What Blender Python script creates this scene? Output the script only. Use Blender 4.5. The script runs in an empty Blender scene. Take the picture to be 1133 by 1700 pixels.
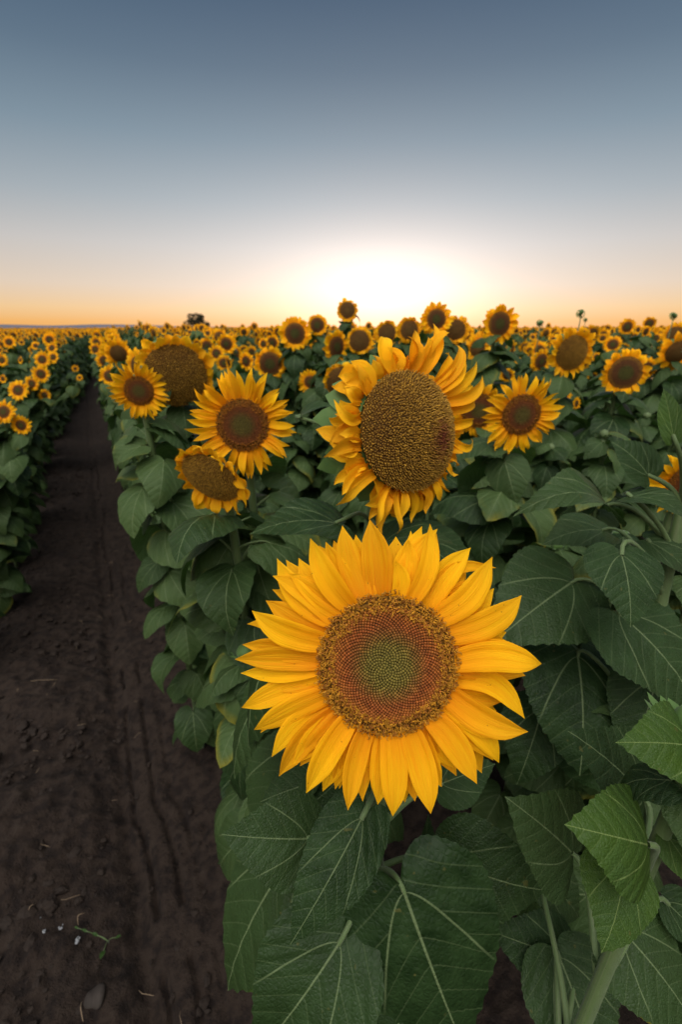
import bpy, math, random
import numpy as np
from mathutils import Vector, Matrix
R = math.radians
rng = np.random.default_rng(11)
scene = bpy.context.scene
COL = scene.collection
D = bpy.data

# ------------------------------------------------------------------ camera
CAMH = 1.70
FPX = 755.0                      # focal length in pixels of the 1133 px wide photograph
PITCH = math.atan(305.0 / FPX)
SP, CP = math.sin(PITCH), math.cos(PITCH)
cam_d = D.cameras.new('camera')
cam = D.objects.new('camera', cam_d)
COL.objects.link(cam)
scene.camera = cam
cam_d.sensor_fit = 'HORIZONTAL'
cam_d.sensor_width = 24.0
cam_d.lens = 24.0 * FPX / 1133.0
cam_d.clip_start = 0.02
cam_d.clip_end = 20000
cam.location = (0, 0, CAMH)
cam.rotation_euler = (math.pi / 2 - PITCH, 0, 0)
cam_d.dof.use_dof = True
cam_d.dof.focus_distance = 0.50
cam_d.dof.aperture_fstop = 5.6

# ------------------------------------------------------------------ sky and sun
SUN_AZ = R(4.6)                  # to the right of straight ahead (+Y)
SUN_EL = R(1.2)
world = D.worlds.new('World')
scene.world = world
world.use_nodes = True
SKY_STR = 1.0
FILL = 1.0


def build_world():
    nt = world.node_tree
    N, L = nt.nodes, nt.links
    N.clear()
    out = N.new('ShaderNodeOutputWorld')
    bg = N.new('ShaderNodeBackground')
    L.new(bg.outputs[0], out.inputs[0])
    tc = N.new('ShaderNodeTexCoord')
    sep = N.new('ShaderNodeSeparateXYZ')
    L.new(tc.outputs['Generated'], sep.inputs[0])

    def m(op, a, b=None, c=None, clamp=False):
        n = N.new('ShaderNodeMath'); n.operation = op; n.use_clamp = clamp
        for i, v in enumerate((a, b, c)):
            if v is None: continue
            if isinstance(v, (int, float)): n.inputs[i].default_value = v
            else: L.new(v, n.inputs[i])
        return n.outputs[0]
    el = m('MULTIPLY', m('ARCSINE', sep.outputs['Z']), 180 / math.pi)
    # elevation ramp, 0..90 deg compressed by sqrt
    t = m('SQRT', m('DIVIDE', m('MAXIMUM', el, 0.0), 90.0))
    ramp = N.new('ShaderNodeValToRGB')
    L.new(t, ramp.inputs[0])

    def lin(c):
        return tuple(((x / 255) / 12.92 if x / 255 < .04045 else ((x / 255 + .055) / 1.055) ** 2.4) for x in c) + (1,)
    stops = [(0.0, (228, 152, 62)), (0.7, (232, 170, 84)), (2.0, (229, 189, 134)), (4.2, (212, 192, 172)),
             (8, (186, 182, 180)), (12, (150, 160, 168)), (17, (112, 133, 149)), (22, (82, 105, 126)),
             (28, (55, 81, 108)), (50, (84, 108, 138)), (90, (120, 140, 165))]
    cr = ramp.color_ramp
    for i, (e, c) in enumerate(stops):
        p = math.sqrt(e / 90)
        s = cr.elements[i] if i < 2 else cr.elements.new(p)
        s.position = p; s.color = lin(c)
    # physical sky for the wide falloff around the sun
    sky = N.new('ShaderNodeTexSky')
    sky.sky_type = 'NISHITA'
    sky.sun_disc = False
    sky.sun_elevation = SUN_EL
    sky.sun_rotation = SUN_AZ
    sky.dust_density = 1.0
    skym = N.new('ShaderNodeVectorMath'); skym.operation = 'SCALE'
    L.new(sky.outputs[0], skym.inputs[0]); skym.inputs['Scale'].default_value = 0.015
    # angle to the sun
    sd = (math.sin(SUN_AZ), math.cos(SUN_AZ), math.sin(SUN_EL))
    ax = m('SUBTRACT', sep.outputs['X'], sd[0])
    az_ = m('SUBTRACT', sep.outputs['Z'], sd[2] + 0.035)
    ay = m('SUBTRACT', sep.outputs['Y'], sd[1])
    d2 = m('ADD', m('ADD', m('MULTIPLY', m('MULTIPLY', ax, ax), .62), m('MULTIPLY', m('MULTIPLY', az_, az_), 3.4)), m('MULTIPLY', ay, ay))

    def glow(sig, amp, col):
        g = m('MULTIPLY', m('EXPONENT', m('DIVIDE', d2, -2 * sig * sig)), amp)
        v = N.new('ShaderNodeVectorMath'); v.operation = 'SCALE'
        v.inputs[0].default_value = col; L.new(g, v.inputs['Scale'])
        return v.outputs[0]
    # bright fill lobes added to the sky above and behind the camera
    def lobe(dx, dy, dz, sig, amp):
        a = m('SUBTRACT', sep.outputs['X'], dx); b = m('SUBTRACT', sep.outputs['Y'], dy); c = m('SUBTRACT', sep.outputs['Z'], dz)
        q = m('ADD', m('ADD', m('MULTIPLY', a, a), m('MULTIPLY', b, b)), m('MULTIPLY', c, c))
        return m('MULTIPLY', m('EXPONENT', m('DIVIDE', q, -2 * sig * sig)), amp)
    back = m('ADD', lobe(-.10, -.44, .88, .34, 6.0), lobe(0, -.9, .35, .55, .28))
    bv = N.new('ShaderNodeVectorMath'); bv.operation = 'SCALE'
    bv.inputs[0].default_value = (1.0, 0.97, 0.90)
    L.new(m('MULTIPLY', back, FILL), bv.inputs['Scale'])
    acc = ramp.outputs[0]
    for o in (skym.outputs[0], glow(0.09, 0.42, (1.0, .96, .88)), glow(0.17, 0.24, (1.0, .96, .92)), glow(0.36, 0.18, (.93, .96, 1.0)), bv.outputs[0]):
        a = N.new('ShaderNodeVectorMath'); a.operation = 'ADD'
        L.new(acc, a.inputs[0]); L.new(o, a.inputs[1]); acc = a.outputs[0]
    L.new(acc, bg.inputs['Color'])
    bg.inputs['Strength'].default_value = SKY_STR


build_world()
sun_d = D.lights.new('sun', 'SUN')
sun_d.energy = 3.0
sun_d.angle = R(0.6)
sun_d.color = (1.0, 0.62, 0.30)
sun = D.objects.new('sun', sun_d)
COL.objects.link(sun)
_sd = Vector((math.sin(SUN_AZ) * math.cos(R(2.2)), math.cos(SUN_AZ) * math.cos(R(2.2)), math.sin(R(2.2))))
sun.rotation_euler = _sd.to_track_quat('Z', 'Y').to_euler()
scene.view_settings.view_transform = 'Standard'
scene.view_settings.look = 'None'
scene.view_settings.exposure = 0.0
scene.view_settings.gamma = 1.0
scene.cycles.max_bounces = 6
scene.cycles.transparent_max_bounces = 8


# ------------------------------------------------------------------ geometry helpers
def V(*a): return np.array(a, float)


def nrm(v):
    v = np.asarray(v, float)
    return v / (np.linalg.norm(v) + 1e-12)


def at(u, v, z):
    """The point of the world seen at photograph pixel (u, v) at distance z along the lens axis."""
    x = (u - 566.5) / FPX * z
    up = (850 - v) / FPX * z
    return V(x, z * CP + up * SP, CAMH - z * SP + up * CP)


def proj(P):
    P = np.atleast_2d(P)
    y, z = P[:, 1], P[:, 2] - CAMH
    f = y * CP - z * SP
    up = y * SP + z * CP
    f_ = np.where(f > .05, f, .05)
    return 566.5 + P[:, 0] / f_ * FPX, 850 - up / f_ * FPX, f


CAMP = V(0, 0, CAMH)
C_R = V(1, 0, 0)
C_U = V(0, SP, CP)
C_B = V(0, -CP, SP)              # towards the viewer
ROW_AZ = math.atan2(-436, 814)
ROW_D = V(math.sin(ROW_AZ), math.cos(ROW_AZ), 0)
ROW_N = V(math.cos(ROW_AZ), -math.sin(ROW_AZ), 0)   # to the right of the rows


def lat(p): return float(np.dot(p[:3], ROW_N))
def rowpt(l, s, z=0.0): return ROW_N * l + ROW_D * s + V(0, 0, z)


def smooth_noise2(shape, scale, seed):
    r = np.random.default_rng(seed)
    gy, gx = int(shape[0] / scale) + 3, int(shape[1] / scale) + 3
    g = r.random((gy, gx))
    y = np.arange(shape[0]) / scale; x = np.arange(shape[1]) / scale
    yi = y.astype(int); xi = x.astype(int)
    fy = (y - yi)[:, None]; fx = (x - xi)[None, :]
    fy = fy * fy * (3 - 2 * fy); fx = fx * fx * (3 - 2 * fx)
    a = g[yi][:, xi]; b = g[yi][:, xi + 1]; c = g[yi + 1][:, xi]; d = g[yi + 1][:, xi + 1]
    return a * (1 - fx) * (1 - fy) + b * fx * (1 - fy) + c * (1 - fx) * fy + d * fx * fy


class MB:
    """Collects vertices and faces, then links them as one mesh object."""
    def __init__(s):
        s.v = []; s.q = []; s.t = []; s.qm = []; s.tm = []; s.uv = []; s.rnd = []; s.col = []; s.n = 0

    def add(s, v, q=None, t=None, m=0, uv=None, rnd=0.5, col=None):
        v = np.asarray(v, float).reshape(-1, 3); k = len(v)
        s.v.append(v)
        s.uv.append(np.zeros((k, 2)) if uv is None else np.asarray(uv, float).reshape(-1, 2))
        s.rnd.append(np.broadcast_to(np.asarray(rnd, float), (k,)).copy())
        s.col.append(np.broadcast_to(np.asarray((.5, .5, .5) if col is None else col, float), (k, 3)).copy())
        if q is not None and len(q):
            q = np.asarray(q, int) + s.n; s.q.append(q); s.qm.append(np.full(len(q), m))
        if t is not None and len(t):
            t = np.asarray(t, int) + s.n; s.t.append(t); s.tm.append(np.full(len(t), m))
        s.n += k
        return s

    def merge(s, o, M=None, off=None, scale=1.0, mshift=0):
        v = np.concatenate(o.v) * scale
        if M is not None: v = v @ np.asarray(M).T
        if off is not None: v = v + off
        base = s.n
        s.v.append(v); s.uv.append(np.concatenate(o.uv)); s.rnd.append(np.concatenate(o.rnd)); s.col.append(np.concatenate(o.col))
        for a, b, am, bm in ((o.q, s.q, o.qm, s.qm), (o.t, s.t, o.tm, s.tm)):
            if a:
                b.append(np.concatenate(a) + base); bm.append(np.concatenate(am) + mshift)
        s.n += len(v)
        return s

    def mesh(s, name, mats, origin=None, smooth=True):
        v = np.concatenate(s.v)
        if origin is not None: v = v - np.asarray(origin)
        q = np.concatenate(s.q) if s.q else np.zeros((0, 4), int)
        t = np.concatenate(s.t) if s.t else np.zeros((0, 3), int)
        me = D.meshes.new(name)
        me.vertices.add(len(v)); me.vertices.foreach_set('co', v.astype(np.float32).ravel())
        loops = np.concatenate([q.ravel(), t.ravel()])
        me.loops.add(len(loops)); me.loops.foreach_set('vertex_index', loops.astype(np.int32))
        nf = len(q) + len(t)
        me.polygons.add(nf)
        st = np.concatenate([np.arange(len(q)) * 4, len(q) * 4 + np.arange(len(t)) * 3])
        me.polygons.foreach_set('loop_start', st.astype(np.int32))
        mi = np.concatenate((s.qm if s.q else []) + (s.tm if s.t else []))
        me.update(calc_edges=True)
        me.polygons.foreach_set('material_index', mi.astype(np.int32))
        me.polygons.foreach_set('use_smooth', np.full(nf, smooth))
        uvl = me.uv_layers.new(name='UVMap')
        uvl.data.foreach_set('uv', np.concatenate(s.uv)[loops].astype(np.float32).ravel())
        a = me.attributes.new('rnd', 'FLOAT', 'POINT'); a.data.foreach_set('value', np.concatenate(s.rnd).astype(np.float32))
        c = np.concatenate(s.col); c = np.concatenate([c, np.ones((len(c), 1))], 1)
        a = me.attributes.new('col', 'FLOAT_COLOR', 'POINT'); a.data.foreach_set('color', c.astype(np.float32).ravel())
        for m_ in mats: me.materials.append(m_)
        me.update()
        return me

    def build(s, name, mats, parent=None, origin=None, smooth=True):
        if not isinstance(mats, (list, tuple)): mats = [mats]
        o = D.objects.new(name, s.mesh(name, mats, origin, smooth))
        COL.objects.link(o)
        if parent is not None: o.parent = parent
        return o


def tag(o, label=None, cat=None, group=None, kind=None):
    if label: o['label'] = label
    if cat: o['category'] = cat
    if group: o['group'] = group
    if kind: o['kind'] = kind
    return o


def empty(name, loc, rz=0.0):
    o = D.objects.new(name, None); COL.objects.link(o)
    o.location = tuple(loc); o.rotation_euler = (0, 0, rz)
    o.empty_display_size = 0.1
    return o


def grid_q(a, b, wrap=False):
    i = np.arange(a - 1)[:, None]; j = np.arange(b if wrap else b - 1)[None, :]
    j2 = (j + 1) % b
    return np.stack([i * b + j, i * b + j2, (i + 1) * b + j2, (i + 1) * b + j], -1).reshape(-1, 4)


def tube(mb, pts, rad, k=10, m=0, rnd=.5, col=None, cap=True):
    pts = np.asarray(pts, float); n = len(pts)
    rad = np.broadcast_to(np.asarray(rad, float), (n,))
    T = np.gradient(pts, axis=0); T /= np.linalg.norm(T, axis=1)[:, None] + 1e-12
    ref = V(0, 0, 1) if abs(T[0, 2]) < .9 else V(1, 0, 0)
    X = nrm(np.cross(ref, T[0])); vs = []
    an = np.arange(k) / k * 2 * math.pi
    for i in range(n):
        X = nrm(X - T[i] * np.dot(X, T[i])); Y = np.cross(T[i], X)
        vs.append(pts[i] + rad[i] * (np.cos(an)[:, None] * X + np.sin(an)[:, None] * Y))
    uv = np.stack([np.tile(an / 6.283, n), np.repeat(np.arange(n) / max(n - 1, 1), k)], 1)
    v = np.concatenate(vs); q = grid_q(n, k, True)
    if cap:
        c0 = len(v); v = np.concatenate([v, pts[:1], pts[-1:]]); uv = np.concatenate([uv, [[0, 0], [0, 1]]])
        j = np.arange(k)
        t = np.concatenate([np.stack([(j + 1) % k, j, np.full(k, c0)], 1),
                            np.stack([(n - 1) * k + j, (n - 1) * k + (j + 1) % k, np.full(k, c0 + 1)], 1)])
    else: t = None
    mb.add(v, q, t, m=m, uv=uv, rnd=rnd, col=col)


def bez(p0, p1, p2, p3, n):
    t = np.linspace(0, 1, n)[:, None]
    p0, p1, p2, p3 = map(np.asarray, (p0, p1, p2, p3))
    return (1 - t) ** 3 * p0 + 3 * (1 - t) ** 2 * t * p1 + 3 * (1 - t) * t * t * p2 + t ** 3 * p3


def frame(Nv, up=(0, 0, 1)):
    z = nrm(Nv); y = nrm(np.asarray(up, float) - z * np.dot(up, z)); x = np.cross(y, z)
    return np.stack([x, y, z], 1)        # columns


def inst(mb, tv, tq, tt, pos, F, scale, m=0, rnd=None, col=None):
    """Many copies of one little template inside one mesh. F: (n,3,3) frames (columns = axes)."""
    n = len(pos); k = len(tv)
    scale = np.broadcast_to(np.asarray(scale, float), (n,) if np.ndim(scale) < 2 else (n, 3))
    sv = tv[None] * (scale[:, None, None] if scale.ndim == 1 else scale[:, None, :])
    v = np.einsum('nij,nkj->nki', F, sv) + pos[:, None, :]
    off = (np.arange(n) * k)[:, None, None]
    q = (np.asarray(tq)[None] + off).reshape(-1, 4) if tq is not None and len(tq) else None
    t = (np.asarray(tt)[None] + off).reshape(-1, 3) if tt is not None and len(tt) else None
    mb.add(v.reshape(-1, 3), q, t, m=m, rnd=np.repeat(rnd, k) if rnd is not None else .5,
           col=np.repeat(col, k, axis=0) if col is not None else None)


# ------------------------------------------------------------------ materials
def mat(name):
    m = D.materials.new(name); m.use_nodes = True
    nt = m.node_tree; nt.nodes.clear()
    out = nt.nodes.new('ShaderNodeOutputMaterial')
    return m, nt, out


class NB:
    def __init__(s, nt): s.nt = nt; s.N = nt.nodes; s.L = nt.links

    def set(s, sock, v):
        if isinstance(v, bpy.types.NodeSocket): s.L.new(v, sock)
        elif v is not None: sock.default_value = v

    def math(s, op, a, b=None, c=None, clamp=False):
        n = s.N.new('ShaderNodeMath'); n.operation = op; n.use_clamp = clamp
        for i, v in enumerate((a, b, c)): 
            if v is not None: s.set(n.inputs[i], v)
        return n.outputs[0]

    def mix(s, f, a, b, kind='RGBA', blend='MIX'):
        n = s.N.new('ShaderNodeMix'); n.data_type = kind
        if kind == 'RGBA':
            n.blend_type = blend
            s.set(n.inputs[0], f); s.set(n.inputs[6], a); s.set(n.inputs[7], b); return n.outputs[2]
        s.set(n.inputs[0], f); s.set(n.inputs[2], a); s.set(n.inputs[3], b); return n.outputs[0]

    def attr(s, name, out='Fac'):
        n = s.N.new('ShaderNodeAttribute'); n.attribute_name = name; return n.outputs[out]

    def noise(s, vec, scale, detail=3, rough=.5):
        n = s.N.new('ShaderNodeTexNoise'); s.set(n.inputs['Vector'], vec)
        n.inputs['Scale'].default_value = scale; n.inputs['Detail'].default_value = detail; n.inputs['Roughness'].default_value = rough
        return n.outputs['Fac']

    def maprange(s, v, a, b, c=0., d=1., smooth=False):
        n = s.N.new('ShaderNodeMapRange'); s.set(n.inputs[0], v)
        if smooth: n.interpolation_type = 'SMOOTHSTEP'
        for i, x in enumerate((a, b, c, d)): n.inputs[i + 1].default_value = x
        return n.outputs[0]

    def ramp(s, v, stops):
        n = s.N.new('ShaderNodeValToRGB'); s.set(n.inputs[0], v)
        for i, (p, c) in enumerate(stops):
            e = n.color_ramp.elements[i] if i < 2 else n.color_ramp.elements.new(p)
            e.position = p; e.color = tuple(c) + (1,)
        return n.outputs[0]

    def bump(s, h, strength, dist):
        n = s.N.new('ShaderNodeBump'); s.set(n.inputs['Height'], h)
        n.inputs['Strength'].default_value = strength; n.inputs['Distance'].default_value = dist
        return n.outputs[0]

    def principled(s, col, rough=.5, normal=None, spec=.5, sheen=0):
        n = s.N.new('ShaderNodeBsdfPrincipled')
        s.set(n.inputs['Base Color'], col); s.set(n.inputs['Roughness'], rough)
        n.inputs['Specular IOR Level'].default_value = spec
        if sheen:
            n.inputs['Sheen Weight'].default_value = sheen; n.inputs['Sheen Roughness'].default_value = .4
        if normal is not None: s.L.new(normal, n.inputs['Normal'])
        return n.outputs[0]

    def transl(s, bsdf, col, f, normal=None):
        t = s.N.new('ShaderNodeBsdfTranslucent'); s.set(t.inputs['Color'], col)
        if normal is not None: s.L.new(normal, t.inputs['Normal'])
        mx = s.N.new('ShaderNodeMixShader'); s.set(mx.inputs[0], f)
        s.L.new(bsdf, mx.inputs[1]); s.L.new(t.outputs[0], mx.inputs[2]); return mx.outputs[0]


def make_leaf_mat(name, a, b, vein, fine=True, gloss=.42):
    m, nt, out = mat(name); B = NB(nt)
    tc = B.N.new('ShaderNodeTexCoord')
    sep = B.N.new('ShaderNodeSeparateXYZ'); B.L.new(tc.outputs['UV'], sep.inputs[0])
    rnd = B.attr('rnd')
    oi = B.N.new('ShaderNodeObjectInfo')
    _e = B.attr('col', 'Color'); _s = B.N.new('ShaderNodeSeparateColor'); B.L.new(_e, _s.inputs[0])
    rr = B.math('FRACT', B.math('ADD', rnd, B.math('MULTIPLY', oi.outputs['Random'], B.math('SUBTRACT', 1.0, _s.outputs[1]))))
    x = B.math('ABSOLUTE', B.math('SUBTRACT', sep.outputs['X'], 0.0)); y = sep.outputs['Y']
    noise = B.noise(tc.outputs['Object'], 26, 4, .6)
    base = B.mix(rr, a + (1,), b + (1,))
    base = B.mix(B.maprange(noise, .3, .7), base, B.mix(.5, base, (.045, .085, .028, 1)))
    # veins drawn in the leaf's own plane: midrib, two strong basal veins, laterals
    def line(d, w): return B.maprange(d, w * .35, w, 1., 0., True)
    yp = B.math('MAXIMUM', y, 0.0)
    w_mid = B.math('MULTIPLY_ADD', y, -.008, .0125)
    mid = B.math('MULTIPLY', B.math('LESS_THAN', x, 1.0), B.math('SUBTRACT', 1.0, B.math('DIVIDE', x, w_mid), clamp=True), clamp=True)
    mid = B.math('MULTIPLY', B.maprange(mid, 0, .5, 0, 1), B.math('GREATER_THAN', y, -.01))
    bas = B.math('MULTIPLY', B.math('POWER', yp, .62), .52)
    d1 = B.math('ABSOLUTE', B.math('SUBTRACT', x, bas))
    v1 = B.math('MULTIPLY', line(d1, .011), B.maprange(y, .45, .62, 1., 0.))
    # laterals off the midrib
    s1 = B.math('MULTIPLY', B.math('SUBTRACT', y, B.math('MULTIPLY', B.math('POWER', x, 1.25), 1.05)), 6.5)
    tri = B.math('ABSOLUTE', B.math('SUBTRACT', B.math('FRACT', s1), .5))
    lf = B.math('MULTIPLY', B.math('MULTIPLY', line(tri, .045), B.math('GREATER_THAN', s1, .9)), B.math('LESS_THAN', x, B.math('ADD', bas, .0)))
    # laterals outside the basal veins
    s2 = B.math('MULTIPLY', B.math('ADD', B.math('MULTIPLY', y, .8), B.math('MULTIPLY', x, -.42)), 9.5)
    tri2 = B.math('ABSOLUTE', B.math('SUBTRACT', B.math('FRACT', s2), .5))
    lo = B.math('MULTIPLY', line(tri2, .05), B.math('GREATER_THAN', x, bas))
    minor = B.math('MULTIPLY', B.math('MAXIMUM', lf, lo), .24)
    vv = B.math('MAXIMUM', B.math('MAXIMUM', mid, B.math('MULTIPLY', v1, .8)), minor)
    vv = B.math('MULTIPLY', vv, .75)
    c = B.mix(vv, base, vein + (1,))
    edge = B.attr('col', 'Color')
    es = B.N.new('ShaderNodeSeparateColor'); B.L.new(edge, es.inputs[0])
    # some old leaves yellow at the rim and have brown spots
    old = B.math('MULTIPLY', B.maprange(es.outputs[0], .8, 1.0), B.maprange(B.math('MULTIPLY_ADD', B.noise(tc.outputs['Object'], 12, 2), .5, rr), 1.11, 1.22))
    c = B.mix(B.math('MULTIPLY', old, .8), c, (.22, .19, .02, 1))
    spots = B.noise(tc.outputs['Object'], 70, 1, .5)
    c = B.mix(B.math('MULTIPLY', B.maprange(spots, .74, .78), .5), c, (.12, .11, .03, 1))
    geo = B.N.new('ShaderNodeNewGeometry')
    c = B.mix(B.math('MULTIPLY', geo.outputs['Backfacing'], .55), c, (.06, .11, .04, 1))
    quilt = B.math('ADD', B.math('MULTIPLY', tri, 1.0), B.math('MULTIPLY', tri2, .0))
    net = B.N.new('ShaderNodeTexVoronoi'); net.feature = 'DISTANCE_TO_EDGE'
    B.L.new(tc.outputs['UV'], net.inputs['Vector']); net.inputs['Scale'].default_value = 30
    h = B.math('ADD', B.math('MULTIPLY', net.outputs['Distance'], .9), B.math('MULTIPLY', B.noise(tc.outputs['UV'], 9, 3), .8))
    h = B.math('SUBTRACT', B.math('ADD', h, B.math('MULTIPLY', B.maprange(tri, 0, .35), .5)), B.math('MULTIPLY', vv, -.2))
    nrmn = B.bump(h, .5, .0045)
    p = B.principled(c, gloss, nrmn, .14)
    p = B.transl(p, B.mix(.5, c, (.06, .15, .012, 1)), .22, nrmn)
    B.L.new(p, out.inputs[0])
    return m


M_LEAF = make_leaf_mat('leaf_green', (.010, .0240, .0065), (.078, .120, .038), (.17, .22, .10))
M_LEAF_Y = make_leaf_mat('young_leaf_green', (.040, .078, .010), (.058, .105, .015), (.19, .25, .08))


def make_stem_mat():
    m, nt, out = mat('stem_green'); B = NB(nt)
    tc = B.N.new('ShaderNodeTexCoord')
    n1 = B.noise(tc.outputs['Object'], 40, 3)
    mp = B.N.new('ShaderNodeMapping'); mp.inputs['Scale'].default_value = (14, 1.5, 1); B.L.new(tc.outputs['UV'], mp.inputs[0])
    n2 = B.noise(mp.outputs[0], 3, 3)
    c = B.mix(n1, (.06, .11, .03, 1), (.12, .18, .06, 1))
    c = B.mix(B.maprange(n2, .45, .7), c, (.14, .17, .075, 1))
    p = B.principled(c, .55, B.bump(n2, .4, .002), .4, .12)
    p = B.transl(p, (.25, .35, .08, 1), .12)
    B.L.new(p, out.inputs[0]); return m


M_STEM = make_stem_mat()


def make_petal_mat(name, base, midc, tip, trans=.30):
    m, nt, out = mat(name); B = NB(nt)
    tc = B.N.new('ShaderNodeTexCoord')
    sep = B.N.new('ShaderNodeSeparateXYZ'); B.L.new(tc.outputs['UV'], sep.inputs[0])
    rnd = B.attr('rnd')
    c = B.ramp(sep.outputs['Y'], [(0, base), (1, tip), (.22, tuple((a + b) / 2 for a, b in zip(base, midc))), (.5, midc)])
    mp = B.N.new('ShaderNodeMapping'); mp.inputs['Scale'].default_value = (16, 1.1, 1)
    cv = B.N.new('ShaderNodeVectorMath'); cv.operation = 'ADD'
    B.L.new(tc.outputs['UV'], cv.inputs[0])
    cb = B.N.new('ShaderNodeCombineXYZ'); B.L.new(B.math('MULTIPLY', rnd, 37.0), cb.inputs[1]); B.L.new(cb.outputs[0], cv.inputs[1])
    B.L.new(cv.outputs[0], mp.inputs[0])
    st = B.noise(mp.outputs[0], 1.3, 3, .6)
    c = B.mix(B.math('MULTIPLY', B.maprange(st, .40, .72), .55), c, (base[0] * .98, base[1] * .9, base[2], 1))
    hs = B.N.new('ShaderNodeHueSaturation'); B.set(hs.inputs['Color'], c)
    B.set(hs.inputs['Hue'], B.maprange(rnd, 0, 1, .492, .506)); B.set(hs.inputs['Value'], B.maprange(rnd, 0, 1, .88, 1.06))
    c = hs.outputs[0]
    spk = B.noise(tc.outputs['Object'], 260, 1, .4)
    c = B.mix(B.math('MULTIPLY', B.maprange(spk, .765, .80), .6), c, (.28, .10, .01, 1))
    nn = B.bump(st, .6, .0018)
    p = B.principled(c, .7, nn, .12)
    p = B.transl(p, c, trans, nn)
    B.L.new(p, out.inputs[0]); return m


M_PETAL = make_petal_mat('petal_yellow', (.90, .31, .003), (.93, .475, .004), (.93, .51, .008))
M_PETAL_OLD = make_petal_mat('petal_old_yellow', (.88, .32, .004), (.92, .47, .006), (.92, .51, .016))


def make_col_mat(name, rough=.7, spec=.2, trans=0.0):
    m, nt, out = mat(name); B = NB(nt)
    tc = B.N.new('ShaderNodeTexCoord')
    c = B.attr('col', 'Color')
    n = B.noise(tc.outputs['Object'], 300, 2)
    c2 = B.mix(.5, c, B.mix(n, c, (.02, .01, .005, 1)))
    p = B.principled(c2, rough, None, spec)
    if trans: p = B.transl(p, c2, trans)
    B.L.new(p, out.inputs[0]); return m


M_FLORET = make_col_mat('floret', .6, .3, .12)


def make_disc_mat():
    """disc of the smaller flowers: uv.x = radius (0..1), radial bands with a fine grain of florets"""
    m, nt, out = mat('flower_disc'); B = NB(nt)
    tc = B.N.new('ShaderNodeTexCoord')
    sep = B.N.new('ShaderNodeSeparateXYZ'); B.L.new(tc.outputs['UV'], sep.inputs[0])
    vo = B.N.new('ShaderNodeTexVoronoi'); B.L.new(tc.outputs['Object'], vo.inputs['Vector']); vo.inputs['Scale'].default_value = 330
    r = B.math('MULTIPLY_ADD', B.noise(tc.outputs['Object'], 30, 2), .14, B.math('SUBTRACT', sep.outputs['X'], .07))
    rnd = B.attr('rnd')
    young = B.ramp(r, [(0, (.085, .085, .014)), (1, (.30, .13, .012)), (.38, (.075, .066, .012)), (.52, (.12, .045, .012)), (.74, (.135, .048, .012)), (.86, (.22, .095, .012))])
    old = B.ramp(r, [(0, (.17, .09, .018)), (1, (.22, .11, .014)), (.5, (.15, .072, .014)), (.8, (.17, .074, .014))])
    oi = B.N.new('ShaderNodeObjectInfo')
    c = B.mix(B.math('GREATER_THAN', rnd, .5), young, old)
    c = B.mix(B.maprange(vo.outputs['Distance'], .2, .8), c, B.mix(.75, c, (.012, .006, .003, 1)))
    nn = B.bump(vo.outputs['Distance'], .9, -.003)
    B.L.new(B.principled(c, .75, nn, .15), out.inputs[0]); return m


M_DISC = make_disc_mat()


def make_bract_mat():
    m, nt, out = mat('bract_green'); B = NB(nt)
    tc = B.N.new('ShaderNodeTexCoord')
    c = B.mix(B.noise(tc.outputs['Object'], 60, 3), (.055, .12, .03, 1), (.12, .20, .05, 1))
    p = B.transl(B.principled(c, .6, None, .3, .2), c, .15)
    B.L.new(p, out.inputs[0]); return m


M_BRACT = make_bract_mat()


def make_soil_mat():
    m, nt, out = mat('dark_soil'); B = NB(nt)
    tc = B.N.new('ShaderNodeTexCoord'); O = tc.outputs['Object']
    n1 = B.noise(O, 1.7, 5, .6); n2 = B.noise(O, 22, 6, .65); n3 = B.noise(O, 130, 4, .7)
    c = B.mix(B.maprange(n1, .3, .7), (.0125, .0068, .0046, 1), (.022, .0125, .0085, 1))
    c = B.mix(B.maprange(n2, .35, .7), c, (.030, .020, .0145, 1))
    c = B.mix(B.math('MULTIPLY', B.maprange(n2, .52, .40), .6), c, (.006, .004, .0035, 1))
    c = B.mix(B.math('MULTIPLY', B.maprange(n3, .66, .72), .45), c, (.055, .042, .034, 1))
    h = B.math('ADD', B.math('MULTIPLY', n2, 1.0), B.math('MULTIPLY', n3, .35))
    nn = B.bump(h, 1.0, .018)
    B.L.new(B.principled(c, .9, nn, .2), out.inputs[0]); return m


M_SOIL = make_soil_mat()


def simple_mat(name, c1, c2, scale=10, rough=.8, transl=0):
    m, nt, out = mat(name); B = NB(nt)
    tc = B.N.new('ShaderNodeTexCoord')
    n = B.noise(tc.outputs['Object'], scale, 4, .6)
    c = B.mix(B.maprange(n, .3, .7), c1 + (1,), c2 + (1,))
    p = B.principled(c, rough, B.bump(n, .5, .01), .2)
    if transl: p = B.transl(p, c, transl)
    B.L.new(p, out.inputs[0]); return m


M_CLOD = simple_mat('soil_clod', (.012, .0075, .0055), (.024, .0155, .011), 30)
M_STONE = simple_mat('stone', (.022, .017, .014), (.04, .031, .026), 25)
M_STRAW = simple_mat('dry_straw', (.16, .11, .07), (.24, .17, .11), 20)
M_WHITE = simple_mat('white_fluff', (.16, .16, .17), (.30, .30, .31), 60)
M_WEED = simple_mat('weed_green', (.022, .050, .010), (.035, .075, .014), 40, .6, .2)
M_HILL = simple_mat('far_hill', (.10, .10, .13), (.13, .13, .16), .002)
M_BARK = simple_mat('bark', (.04, .03, .02), (.07, .05, .035), 4)
M_CROWN = simple_mat('tree_leaves', (.020, .022, .012), (.045, .045, .02), 1.5, .8, .15)

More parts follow.
